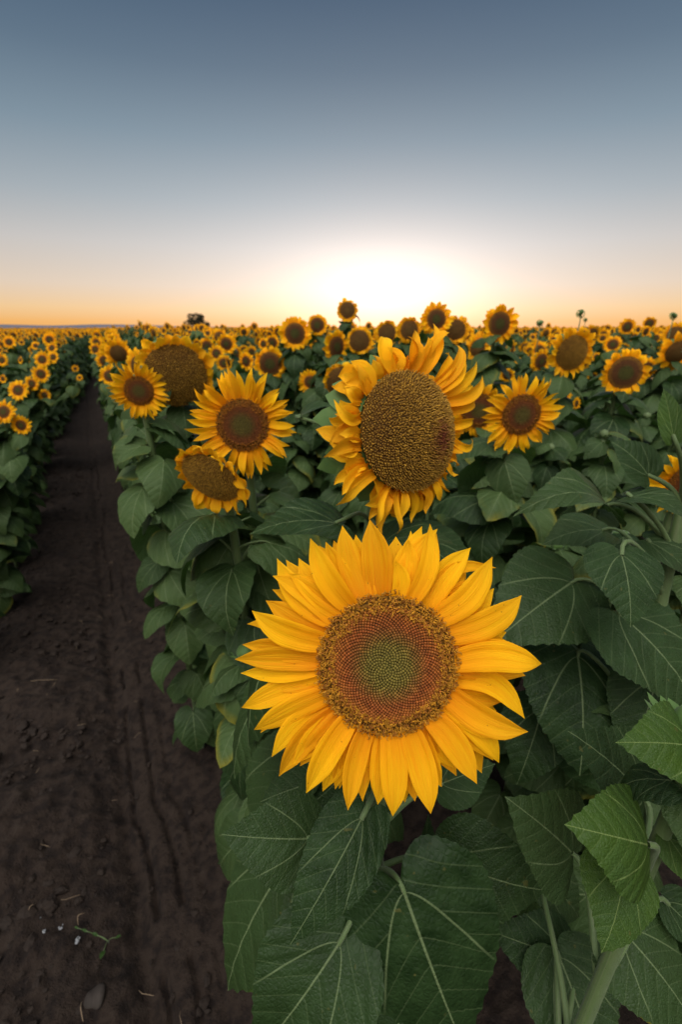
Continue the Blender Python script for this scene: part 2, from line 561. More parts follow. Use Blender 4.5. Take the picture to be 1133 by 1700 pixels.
# ------------------------------------------------------------------ leaf
_TH = np.array([0, 5, 12, 22, 35, 50, 68, 88, 108, 128, 146, 160, 170, 180.])
_RR = np.array([1, .93, .84, .755, .68, .625, .57, .495, .395, .30, .21, .12, .065, .035])


def leaf_mesh(mb, P0, P1, Nrm, wid=1.0, arch=.06, fold=.10, wave=.03, cup=0.0, rings=7, seg=64, m=0, rnd=.5, seed=0, teeth=.014, sidebend=0.0, tipcurl=0.0, fix=0.0):
    """A heart-shaped sunflower leaf: P0 where the stalk joins, P1 the tip, Nrm the upper side."""
    P0 = np.asarray(P0, float); P1 = np.asarray(P1, float)
    L = np.linalg.norm(P1 - P0); Y = (P1 - P0) / L
    Z = nrm(np.asarray(Nrm, float) - Y * np.dot(Nrm, Y)); X = np.cross(Y, Z)
    th = np.linspace(-180, 180, seg + 1)[:-1] + 180.0 / seg * 0
    rr = np.interp(np.abs(th), _TH, _RR)
    r_ = np.random.default_rng(seed)
    if teeth:
        saw = (np.arange(seg) % 2) * 2.0 - 1
        rr = rr * (1 + saw * teeth * r_.uniform(.5, 1.3, seg) + .02 * np.sin(np.radians(th) * 5 + r_.uniform(0, 6)))
    rad = (np.linspace(0, 1, rings + 1)[1:]) ** .85
    a = np.radians(th)
    rm = rad[:, None] * rr[None, :]
    x = (np.sin(a)[None] * rm) * wid; y = np.cos(a)[None] * rm
    ph = r_.uniform(0, 6.28, 3)
    asym = r_.uniform(-.02, .02)
    ax = np.abs(x)
    lateral = np.sin((y - .95 * ax) * 6.5 * 6.283)
    z = arch * (4 * y * (1 - y)) + fold * ax + asym * x - cup * ax * ax * 3
    z = z + wave * (rad[:, None] ** 2) * (np.sin(a * 3 + ph[0])[None] * .7 + np.sin(a * 7 + ph[1])[None] * .35)
    z = z + .006 * lateral * np.clip((rad[:, None] - .3) * 3, 0, 1) * (1 - .5 * rad[:, None])
    z = z - tipcurl * np.clip(y - .55, 0, 1) ** 2 * 2
    x2 = x + sidebend * y * y
    pts = P0 + L * (x2[..., None] * X + y[..., None] * Y + z[..., None] * Z)
    pts = np.concatenate([P0[None], pts.reshape(-1, 3)])
    uv = np.concatenate([[[0, 0]], np.stack([x / wid, y], -1).reshape(-1, 2)])
    ring = np.concatenate([[0], np.repeat(rad, seg)])
    q = grid_q(rings, seg, True) + 1
    # no faces across the notch behind the stalk
    col_idx = (q[:, 0] - 1) % seg
    j = np.arange(seg)
    t = np.stack([np.zeros(seg, int), 1 + j, 1 + (j + 1) % seg], 1)
    mb.add(pts, q, t[:, ::-1], m=m, uv=uv, rnd=rnd, col=np.stack([ring, ring * 0 + fix, ring * 0], 1))


def generic_leaf(seed, L=.2, rings=5, seg=40, petk=6):
    """Leaf with its stalk, in its own space: origin on the stem, reaching out along +Y, then drooping."""
    r_ = np.random.default_rng(1000 + seed)
    mb = MB()
    out = r_.uniform(.30, .5) * L; up = r_.uniform(.15, .42) * L
    out *= 1.15; P0 = V(r_.uniform(-.05, .05) * L, out, up)
    drop = r_.uniform(.45, 1.5)
    dirn = nrm(V(r_.uniform(-.3, .3), 1, -drop * 1.25))
    P1 = P0 + dirn * L
    N_ = nrm(V(r_.uniform(-.35, .35), drop * 1.1, 1))
    leaf_mesh(mb, P0, P1, N_, wid=r_.uniform(.85, 1.02), arch=r_.uniform(.10, .26), fold=r_.uniform(-.60, .25), wave=r_.uniform(.03, .07),
              cup=r_.uniform(0, .22), rings=rings, seg=seg, m=0, rnd=r_.random(), seed=seed, tipcurl=r_.uniform(-.1, .3))
    pts = bez(V(0, 0, 0), V(0, out * .4, up * .8), V(0, out * .8, up * 1.12), P0, 6 if seg > 20 else 4)
    tube(mb, pts, np.linspace(.0042, .0026, len(pts)) * L / .2, k=petk, m=1, cap=False)
    return mb


# ------------------------------------------------------------------ petal
def petal_mesh(mb, P0, P1, Nrm, W, side=0.0, lift=.06, cup=.25, curl=0.0, twist=0.0, seg=12, cr=6, rnd=.5, notch=0.0, wobble=0.0, tipw=.0, seed=0):
    P0 = np.asarray(P0, float); P1 = np.asarray(P1, float)
    L = np.linalg.norm(P1 - P0); Y = (P1 - P0) / L
    Z = nrm(np.asarray(Nrm, float) - Y * np.dot(Nrm, Y)); X = np.cross(Y, Z)
    t = np.linspace(0, 1, seg + 1); s = np.linspace(-1, 1, cr + 1)
    r_ = np.random.default_rng(seed)
    cl = side * np.sin(math.pi * t) + wobble * np.sin(t * 7 + r_.uniform(0, 6)) * t * .3
    cz = lift * np.sin(math.pi * t) + curl * np.sin(math.pi * t ** 2.2) * t
    w = np.interp(t, [0, .15, .35, .52, .66, .77, .86, .92, .97, 1], [.64, .84, .98, 1.0, .90, .72, .46, .25, .10, .012])
    w = w * W / 2
    # direction of the midline for the cross frame
    dl = np.gradient(cl * L, t * L); 
    ang = twist * t
    Xx = np.cos(ang)[:, None] * X + np.sin(ang)[:, None] * Z
    Zz = -np.sin(ang)[:, None] * X + np.cos(ang)[:, None] * Z
    cen = P0 + Y * (t * L)[:, None] + X * (cl * L)[:, None] + Z * (cz * L)[:, None]
    ridge = .085 * np.cos(s * math.pi * 3)
    prof = cup * (s ** 2) + ridge + .10 * np.sin(s * 2.2 + r_.uniform(-1, 1))
    edge_w = (np.abs(s)[None] ** 3) * (np.sin(t * 17 + r_.uniform(0, 6))[:, None]) * .04
    v = cen[:, None, :] + Xx[:, None, :] * (w[:, None] * s[None])[..., None] * 1.0 - (Y * dl[:, None])[:, None, :] * (w[:, None] * s[None])[..., None] * .6 \
        + Zz[:, None, :] * (w[:, None] * (prof[None] + edge_w))[..., None]
    uv = np.stack(np.broadcast_arrays((s * .5 + .5)[None], t[:, None]), -1)
    mb.add(v.reshape(-1, 3), grid_q(seg + 1, cr + 1), None, uv=uv.reshape(-1, 2), rnd=rnd)


# ------------------------------------------------------------------ flower head
def dome_z(r, dome): return dome * (1 - np.clip(r, 0, 1.05) ** 2.2)


def disc_base(mb, C, F, Rd, dome, rings=10, seg=40, rnd=.2, back=.45, ell=1.0):
    rr = np.linspace(0, 1, rings + 1)[1:]
    a = np.arange(seg) / seg * 2 * math.pi
    x = rr[:, None] * np.cos(a)[None]; y = rr[:, None] * np.sin(a)[None] * ell
    z = np.repeat(dome_z(rr, dome)[:, None], seg, 1)
    p = np.concatenate([[[0, 0, dome]], np.stack([x, y, z], -1).reshape(-1, 3)])
    P = C + Rd * p @ F.T
    uv = np.concatenate([[[0, 0]], np.stack([np.repeat(rr, seg), np.tile(a, rings)], 1)])
    j = np.arange(seg)
    mb.add(P, grid_q(rings, seg, True)[:, ::-1] + 1, np.stack([np.zeros(seg, int), 1 + j, 1 + (j + 1) % seg], 1), uv=uv, rnd=rnd)


def head_back(mb, C, F, Rd, depth=.5, seg=24, ell=1.0, m=0):
    """green receptacle behind the disc"""
    rs = np.array([.96, 1.0, .98, .74, .42, .18]); zs = np.array([-.10, -.18, -.30, -.42, -.52, -.60]) * depth / .5
    a = np.arange(seg) / seg * 2 * math.pi
    x = rs[:, None] * np.cos(a)[None]; y = rs[:, None] * np.sin(a)[None] * ell; z = np.repeat(zs[:, None], seg, 1)
    P = C + Rd * np.stack([x, y, z], -1).reshape(-1, 3) @ F.T
    mb.add(P, grid_q(len(rs), seg, True)[:, ::-1], m=m)


def bracts(mb, C, F, Rd, n=26, ln=.75, seg=4, seed=0, spread=0.0, m=0):
    r_ = np.random.default_rng(seed)
    for i in range(n):
        a = (i + r_.uniform(-.3, .3)) / n * 2 * math.pi * 1.0
        d = V(math.cos(a), math.sin(a), 0); k = r_.uniform(.75, 1.15) * ln
        P0 = C + Rd * F @ (d * .98 + V(0, 0, -.2)); P1 = C + Rd * F @ (d * (1 + k) + V(0, 0, -.45 - .5 * r_.random() + spread))
        petal_mesh(mb, P0, P1, F[:, 2], Rd * .42, side=r_.uniform(-.08, .08), lift=-.05, cup=.15, seg=seg, cr=2, rnd=r_.random(), seed=i)
        if m:
            mb.qm[-1][:] = m


def florets(mb, C, F, Rd, dome, n, r0, r1, colf, hf, wf, ell=1.0, seed=0, tmpl='dome', lean=0.0):
    r_ = np.random.default_rng(seed)
    i0 = int(n * r0 ** 2); i = np.arange(i0, int(n * r1 ** 2))
    r = np.sqrt((i + .5) / n); th = i * 2.399963
    x, y = r * np.cos(th), r * np.sin(th) * ell
    dz = -dome * 2.2 * np.clip(r, .02, 1) ** 1.2
    nl = np.stack([-dz * np.cos(th), -dz * np.sin(th) / ell, np.ones_like(r)], 1)
    nl += r_.normal(0, 1, nl.shape) * V(1, 1, 0) * lean
    nl /= np.linalg.norm(nl, axis=1)[:, None]
    pos = np.stack([x, y, dome_z(r, dome)], 1)
    k = 6
    an = np.arange(k) / k * 2 * math.pi
    if tmpl == 'dome':
        lv = [(1, 0), (.95, .5), (.5, .92)]
        tv = np.concatenate([np.stack([np.cos(an) * a, np.sin(an) * a, np.full(k, b)], 1) for a, b in lv] + [[[0, 0, 1.05]]])
        j = np.arange(k)
        tq = grid_q(3, k, True); tt = np.stack([2 * k + j, 2 * k + (j + 1) % k, np.full(k, 3 * k)], 1)
    else:
        lv = [(.7, 0), (.85, .4), (1.0, .85), (.45, 1.0)]
        tv = np.concatenate([np.stack([np.cos(an) * a, np.sin(an) * a, np.full(k, b)], 1) for a, b in lv] + [[[0, 0, .8]]])
        j = np.arange(k)
        tq = grid_q(4, k, True); tt = np.stack([3 * k + j, 3 * k + (j + 1) % k, np.full(k, 4 * k)], 1)
    z = nl; x_ = np.cross(np.broadcast_to(V(0.3, 1, 0), z.shape), z); x_ /= np.linalg.norm(x_, axis=1)[:, None]
    y_ = np.cross(z, x_)
    Fl = np.stack([x_, y_, z], -1)
    Fw = np.einsum('ij,njk->nik', F, Fl)
    sc = np.stack([wf(r), wf(r), hf(r)], 1) * Rd
    sc *= r_.uniform(.85, 1.15, (len(r), 1))
    col = colf(r, r_)
    inst(mb, tv, tq, tt, C + Rd * pos @ F.T, Fw, sc, col=col)


def curly(mb, C, F, Rd, dome, n, r0, r1, colf, hgt, thick, ell=1.0, seed=0, bend=.6):
    """Open florets: little bent tubes ending in a forked curl"""
    r_ = np.random.default_rng(seed)
    r = np.sqrt(r_.uniform(r0 ** 2, r1 ** 2, n)); th = r_.uniform(0, 2 * math.pi, n)
    for var in range(6):
        idx = np.arange(var, n, 6)
        b = r_.uniform(-1, 1, 2) * bend
        t = np.linspace(0, 1, 5)
        cx = b[0] * t ** 2; cy = b[1] * t ** 2; cz = t - .35 * t ** 4
        mbt = MB()
        tube(mbt, np.stack([cx, cy, cz], 1), np.array([.12, .13, .12, .10, .07]) * thick, k=4)
        e = V(cx[-1], cy[-1], cz[-1])
        for sgn in (-1, 1):
            d = nrm(V(sgn * .8, r_.uniform(-.6, .6), .35))
            tube(mbt, np.stack([e - d * .02, e + d * .16, e + d * .22 + V(sgn * .06, 0, -.16)]), np.array([.07, .06, .04]) * thick, k=3)
        tv = np.concatenate(mbt.v); tq = np.concatenate(mbt.q); tt = np.concatenate(mbt.t)
        rr, tt_ = r[idx], th[idx]
        pos = np.stack([rr * np.cos(tt_), rr * np.sin(tt_) * ell, dome_z(rr, dome) - .01], 1)
        z = np.stack([np.cos(tt_) * .35, np.sin(tt_) * .35, np.ones_like(rr)], 1) + r_.normal(0, .25, (len(rr), 3))
        z /= np.linalg.norm(z, axis=1)[:, None]
        spin = r_.uniform(0, 6.28, len(rr)); ref = np.stack([np.cos(spin), np.sin(spin), np.zeros_like(spin)], 1)
        x_ = np.cross(ref, z); x_ /= np.linalg.norm(x_, axis=1)[:, None]; y_ = np.cross(z, x_)
        Fw = np.einsum('ij,njk->nik', F, np.stack([x_, y_, z], -1))
        inst(mb, tv, tq, tt, C + Rd * pos @ F.T, Fw, hgt * Rd * r_.uniform(.7, 1.25, len(rr)), col=colf(rr, r_))


def ray_plane(u, v, C, N_):
    d = at(u, v, 1.0) - CAMP
    k = np.dot(C - CAMP, N_) / np.dot(d, N_)
    return CAMP + d * k


# ------------------------------------------------------------------ ground
def build_ground():
    n_near = np.arange(-1.25, 0.75, .0095)
    gn = [n_near]
    st = .0095; x = .75; r1 = []
    while x < 2500: st *= 1.16; x += st; r1.append(x)
    st = .0095; x = -1.25; r2 = []
    while x > -2500: st *= 1.16; x -= st; r2.append(x)
    n = np.concatenate([np.array(r2[::-1]), n_near, np.array(r1)])
    s_near = np.arange(-.3, 2.6, .0095)
    st = .0095; x = 2.6; r3 = []
    while x < 2800: st *= 1.028 if x < 30 else 1.2; x += st; r3.append(x)
    st = .0095; x = -.3; r4 = []
    while x > -200: st *= 1.2; x -= st; r4.append(x)
    s = np.concatenate([np.array(r4[::-1]), s_near, np.array(r3)])
    S, Nn = np.meshgrid(s, n, indexing='ij')
    near = np.exp(-np.maximum(S - 1.5, 0) / 14) * np.exp(-np.maximum(-S, 0) / 3) * np.exp(-np.maximum(np.abs(Nn) - 1, 0) / 8)
    def wn(f1, f2, sc):
        # rotated sine-warped value noise evaluated directly
        k = np.random.default_rng(int(sc * 977)).random((256, 256))
        X = S * f1 / sc; Y = Nn * f2 / sc
        xi = np.floor(X).astype(int); yi = np.floor(Y).astype(int); fx = X - xi; fy = Y - yi
        fx = fx * fx * (3 - 2 * fx); fy = fy * fy * (3 - 2 * fy)
        g = lambda a, b: k[a % 256, b % 256]
        return (g(xi, yi) * (1 - fx) * (1 - fy) + g(xi + 1, yi) * fx * (1 - fy) + g(xi, yi + 1) * (1 - fx) * fy + g(xi + 1, yi + 1) * fx * fy) - .5
    # furrows every 0.83 m, plants stand on low ridges
    ph = (Nn - .27) / .83
    z = .035 * np.cos(2 * math.pi * ph)
    z += near * (.040 * wn(1, 1, .31) + .026 * wn(1, 1, .11) + .024 * wn(1, 1, .047) + .014 * wn(1, 1, .021))
    z -= .034 * np.exp(-((Nn + .165 + .02 * wn(1, 0.0, .5)) / .035) ** 2) * np.exp(-np.maximum(S - 3, 0) / 20)
    # smooth wheel track with a shallow groove along the furrow
    tr = np.exp(-((Nn + .06 + .015 * wn(1, 0.0, .8)) / .075) ** 2)
    flat = -.012
    z = z * (1 - .75 * tr) + flat * tr
    # long shrinkage cracks running down the track
    for off, s0, s1_, dep in ((-.125, -.3, 9, .045), (-.045, -.3, 4, .030), (.02, .2, 3.0, .012)):
        line = off + .030 * wn(1, 0.0, .37) * 1.6 + .014 * wn(1, 0.0, .09) * 1.6
        m_ = np.clip((S - s0) * 4, 0, 1) * np.clip((s1_ - S) * 1.0, 0, 1)
        wd = .006 + .005 * (wn(1, 0, .2) + .5)
        z -= dep * m_ * np.exp(-((Nn - line) / wd) ** 2) * (wn(1, 0, .16) > -.22)
    P = ROW_N * Nn[..., None] + ROW_D * S[..., None] + V(0, 0, 1) * z[..., None]
    mb = MB(); mb.add(P.reshape(-1, 3), grid_q(len(s), len(n)))
    o = mb.build('ground', M_SOIL); tag(o, 'dark brown tilled soil between the sunflower rows', None, None, 'structure')


build_ground()

r_ = np.random.default_rng(5)


def lump(mb, c, size, seed, flat=.6, k=8):
    r = np.random.default_rng(seed)
    th = np.linspace(0, math.pi, k); ph = np.arange(2 * k) / (2 * k) * 2 * math.pi
    T, Pm = np.meshgrid(th, ph, indexing='ij')
    nx = np.sin(T) * np.cos(Pm); ny = np.sin(T) * np.sin(Pm); nz = np.cos(T)
    d = np.ones_like(T)
    for _ in range(5):
        w = r.normal(0, 1.6, 3); d += .10 * np.sin(nx * w[0] * 1.6 + ny * w[1] * 1.6 + nz * w[2] * 1.6 + r.uniform(0, 6))
    st = r.uniform(.7, 1.3, 2)
    P = np.stack([nx * d * st[0], ny * d * st[1], nz * d * flat], -1) * size + c
    mb.add(P.reshape(-1, 3), grid_q(k, 2 * k, True)[:, ::-1])


mb = MB()
for i in range(3200):
    s = r_.uniform(.0, 7) ** 1.0
    l = r_.choice([r_.uniform(-.95, -.25), r_.uniform(-.6, .35)], p=[.7, .3])
    sz = min(.0025 + r_.exponential(.0038), .02)
    lump(mb, rowpt(l, s, .035 * math.cos(2 * math.pi * (l - .27) / .83) + sz * .2), sz, i, r_.uniform(.4, .8), k=5)
for i in range(170):
    s = r_.uniform(-.1, 2.2); l = r_.uniform(-.80, -.30); sz = r_.uniform(.007, .024)
    lump(mb, rowpt(l, s, .035 * math.cos(2 * math.pi * (l - .27) / .83) - .005), sz, 7000 + i, r_.uniform(.4, .8), k=7)
tag(mb.build('soil_clods', M_CLOD, smooth=False), 'loose crumbs and clods of dark soil in the furrow', None, None, 'stuff')


def ground_hit(u, v, z=0.0):
    d = at(u, v, 1.0) - CAMP
    return CAMP + d * ((z - CAMH) / d[2])


mb = MB(); g = ground_hit(158, 1652); lump(mb, V(g[0], g[1], -.006), .030, 74, .5, 14)
o = mb.build('stone', M_STONE); tag(o, 'smooth rounded stone lying in the furrow near the weed seedling', 'stone')
mb = MB()
for i, (u, v) in enumerate([(5, 1528), (27, 1522), (62, 1523), (66, 1532), (60, 1545), (76, 1549), (80, 1563), (103, 1542), (132, 1560), (130, 1566), (20, 1555)]):
    g = ground_hit(u, v)
    for k in range(5):
        lump(mb, g + V(r_.uniform(-.006, .006), r_.uniform(-.006, .006), .012 + .004 * r_.random()), r_.uniform(.0022, .0045), 900 + i * 9 + k, .7, 4)
tag(mb.build('white_flecks', M_WHITE), 'small white flecks scattered over dark soil at the bottom left', 'flecks', None, 'stuff')

mb = MB(); leafm = MB()
g = ground_hit(180, 1562)
tips = [((160, 1552), .015), ((142, 1545), .013), ((194, 1556), .016), ((172, 1580), .024), ((128, 1540), .010)]
root = empty('weed_seedling', (g[0], g[1], 0)); tag(root, 'small green weed seedling sprouting from the furrow soil', 'weed')
for i, ((u, v), ln) in enumerate(tips):
    p = ground_hit(u, v, .015)
    tube(mb, bez(V(g[0], g[1], -.01), V(g[0], g[1], .012), (V(g[0], g[1], 0) + p) / 2 + V(0, 0, .012), p, 6), .0008, k=5)
    dd = nrm(p - V(g[0], g[1], 0)); lf = MB()
    petal_mesh(lf, p - dd * .004, p + dd * ln, V(0, 0, 1), ln * .55, lift=.1, cup=.2, seg=6, cr=4, seed=i)
    lf.build('leaf', M_WEED, root, origin=(g[0], g[1], 0))
mb.build('stem', M_STEM, root, origin=(g[0], g[1], 0))
mb = MB()
for (u, v, u2, v2) in [(15, 1140, 95, 1128), (40, 1128, 25, 1160), (130, 1535, 140, 1515), (136, 1662, 138, 1695), (45, 1520, 58, 1500), (95, 1130, 70, 1165)]:
    a = ground_hit(u, v, .02); b = ground_hit(u2, v2, .03)
    c = (a + b) / 2 + V(r_.uniform(-.01, .01), 0, .02)
    tube(mb, bez(a, c, c, b, 7), .0013, k=5)
for i in range(60):
    a = rowpt(r_.uniform(-.9, .2), r_.uniform(.1, 5), .02); th = r_.uniform(0, 6.28); ln = r_.uniform(.015, .06)
    tube(mb, bez(a, a + V(math.cos(th), math.sin(th), .1) * ln * .5, a + V(math.cos(th + .3), math.sin(th + .3), .1) * ln * .7, a + V(math.cos(th), math.sin(th), 0) * ln, 4), .0008, k=4)
tag(mb.build('dry_straw', M_STRAW), 'thin dry stalks and straw bits scattered on the furrow soil', None, None, 'stuff')

# ------------------------------------------------------------------ far hills and tree
def hill(name, az0, az1, dist, h, seed, label):
    r = np.random.default_rng(seed)
    n = 120; az = np.linspace(R(az0), R(az1), n); prof = np.zeros(n)
    for k in range(1, 9): prof += np.sin(np.linspace(0, math.pi * k * 1.5, n) + r.uniform(0, 6)) / k
    prof = (prof - prof.min()) / (prof.max() - prof.min())
    env = np.sin(np.linspace(0, math.pi, n)) ** .5
    hh = h * (.45 + .55 * prof) * env
    rows = [(dist * .8, 0), (dist * .9, .55), (dist, 1), (dist * 1.15, .6), (dist * 1.3, 0)]
    P = np.stack([np.stack([np.sin(az) * d, np.cos(az) * d, hh * f - 2], 1) for d, f in rows])
    mb = MB(); mb.add(P.reshape(-1, 3), grid_q(len(rows), n))
    tag(mb.build(name, M_HILL), label, None, None, 'structure')


hill('hills', -48, -8, 2300, 22, 3, 'low bluish hills along the left horizon')


def build_tree(c, h, w, seed, label):
    r = np.random.default_rng(seed)
    root = empty('tree', c); tag(root, label, 'tree')
    tb = MB()
    top = V(0, 0, h * .45)
    tube(tb, bez(V(0, 0, -.2), V(.1, 0, h * .15), V(-.1, 0, h * .3), top, 8), np.linspace(w * .045, w * .025, 8), k=8)
    cents = []
    for i in range(16):
        a = r.uniform(0, 6.28); rad = w * .40 * math.sqrt(r.random()); z = h * r.uniform(.12, .86)
        k = 1 - max(0, (z / h - .5)) * 1.2
        e = V(math.cos(a) * rad * k, math.sin(a) * rad * k, z); cents.append(e)
        tube(tb, bez(top * r.uniform(.5, 1), top * .9 + e * .2, e * .7 + V(0, 0, h * .1), e, 6), np.linspace(w * .018, w * .004, 6), k=5)
    tb.build('trunk', M_BARK, root)
    cb = MB()
    pos = []
    for e in cents:
        m_ = 150
        d = r.normal(0, 1, (m_, 3)); d /= np.linalg.norm(d, axis=1)[:, None]
        pos.append(e + d * (r.uniform(.3, 1, (m_, 1)) ** .5) * w * r.uniform(.08, .2) * V(1, 1, .8))
    pos = np.concatenate(pos); n = len(pos)
    z = r.normal(0, 1, (n, 3)); z /= np.linalg.norm(z, axis=1)[:, None]
    x = np.cross(z, r.normal(0, 1, (n, 3))); x /= np.linalg.norm(x, axis=1)[:, None]
    tv = np.array([[-1, 0, 0], [0, -.6, .1], [1, 0, 0], [0, .6, .1]]) * w * .022
    inst(cb, tv, [[0, 1, 2, 3]], None, pos, np.stack([x, np.cross(z, x), z], -1), r.uniform(.6, 1.4, n))
    cb.build('crown', M_CROWN, root)


_t = at(330, 545, 1.0) - CAMP; _t = _t / math.hypot(_t[0], _t[1])
build_tree((_t[0] * 150, _t[1] * 150, 0), 6.4, 8.8, 2, 'lone dark round tree standing beyond the field on the horizon')

# ------------------------------------------------------------------ hand-placed plants
PLANTS = []     # ground positions already taken


def stem_to_head(mb, base, C, Nh, Rd, r0=.013, r1=.009, lean=None, k=12, n=16):
    """stem that rises from the ground and bends over into the back of the head"""
    back = C - nrm(Nh) * Rd * .55
    p2 = back - nrm(Nh) * Rd * .6 - V(0, 0, 1) * .10
    p1 = base + V(0, 0, 1) * np.linalg.norm(back - base) * .5 if lean is None else lean
    pts = bez(base, p1, p2, back, n)
    tube(mb, pts, np.linspace(r0, r1, n) * (1 + .15 * (np.linspace(0, 1, n) > .96)), k=k)
    return pts


def leaf_part(root, origin, base_pt, P0, P1, N_, L=None, young=False, seed=0, pet=True, label=None, tone=None, **kw):
    mb = MB()
    kw.setdefault('rings', 12); kw.setdefault('seg', 110)
    leaf_mesh(mb, P0, P1, N_, m=0, rnd=((seed * .37) % 1) * .42 if tone is None else tone, seed=seed, fix=1.0, **kw)  # tones held in the dark range, putting light falloff into the colour
    if pet:
        P0 = np.asarray(P0); d = P0 - base_pt; ln = np.linalg.norm(d)
        Y = nrm(np.asarray(P1) - P0)
        pts = bez(base_pt, base_pt + d * .4 + V(0, 0, ln * .25), P0 - Y * ln * .25 + V(0, 0, ln * .05), P0, 10)
        tube(mb, pts, np.linspace(.0050, .0032, 10), k=8, m=1, cap=False)
    o = mb.build('leaf', [M_LEAF_Y if young else M_LEAF, M_STEM], root, origin=origin)
    if label: o['label'] = label
    return o


def hero_cols(r, g):
    """floret colours of a half-open disc: green-gold heart, rusty ring"""
    st = np.array([0, .30, .45, .60, .80, 1.0])
    c = np.array([[.25, .195, .032], [.25, .18, .028], [.30, .125, .020], [.38, .095, .016], [.48, .15, .018], [.60, .25, .025]])
    out = np.stack([np.interp(r + g.normal(0, .02, r.shape), st, c[:, k]) for k in range(3)], 1)
    return out * g.uniform(.75, 1.2, (len(r), 1))


def gold_cols(r, g):
    c = np.where(g.random((len(r), 1)) < .7, np.array([[.74, .32, .018]]), np.array([[.46, .16, .014]]))
    return c * g.uniform(.7, 1.15, (len(r), 1))


def old_cols(r, g):
    a = np.array([[.66, .35, .035]]); b = np.array([[.34, .165, .02]])
    f = g.random((len(r), 1)); return (a * f + b * (1 - f)) * g.uniform(.8, 1.2, (len(r), 1))


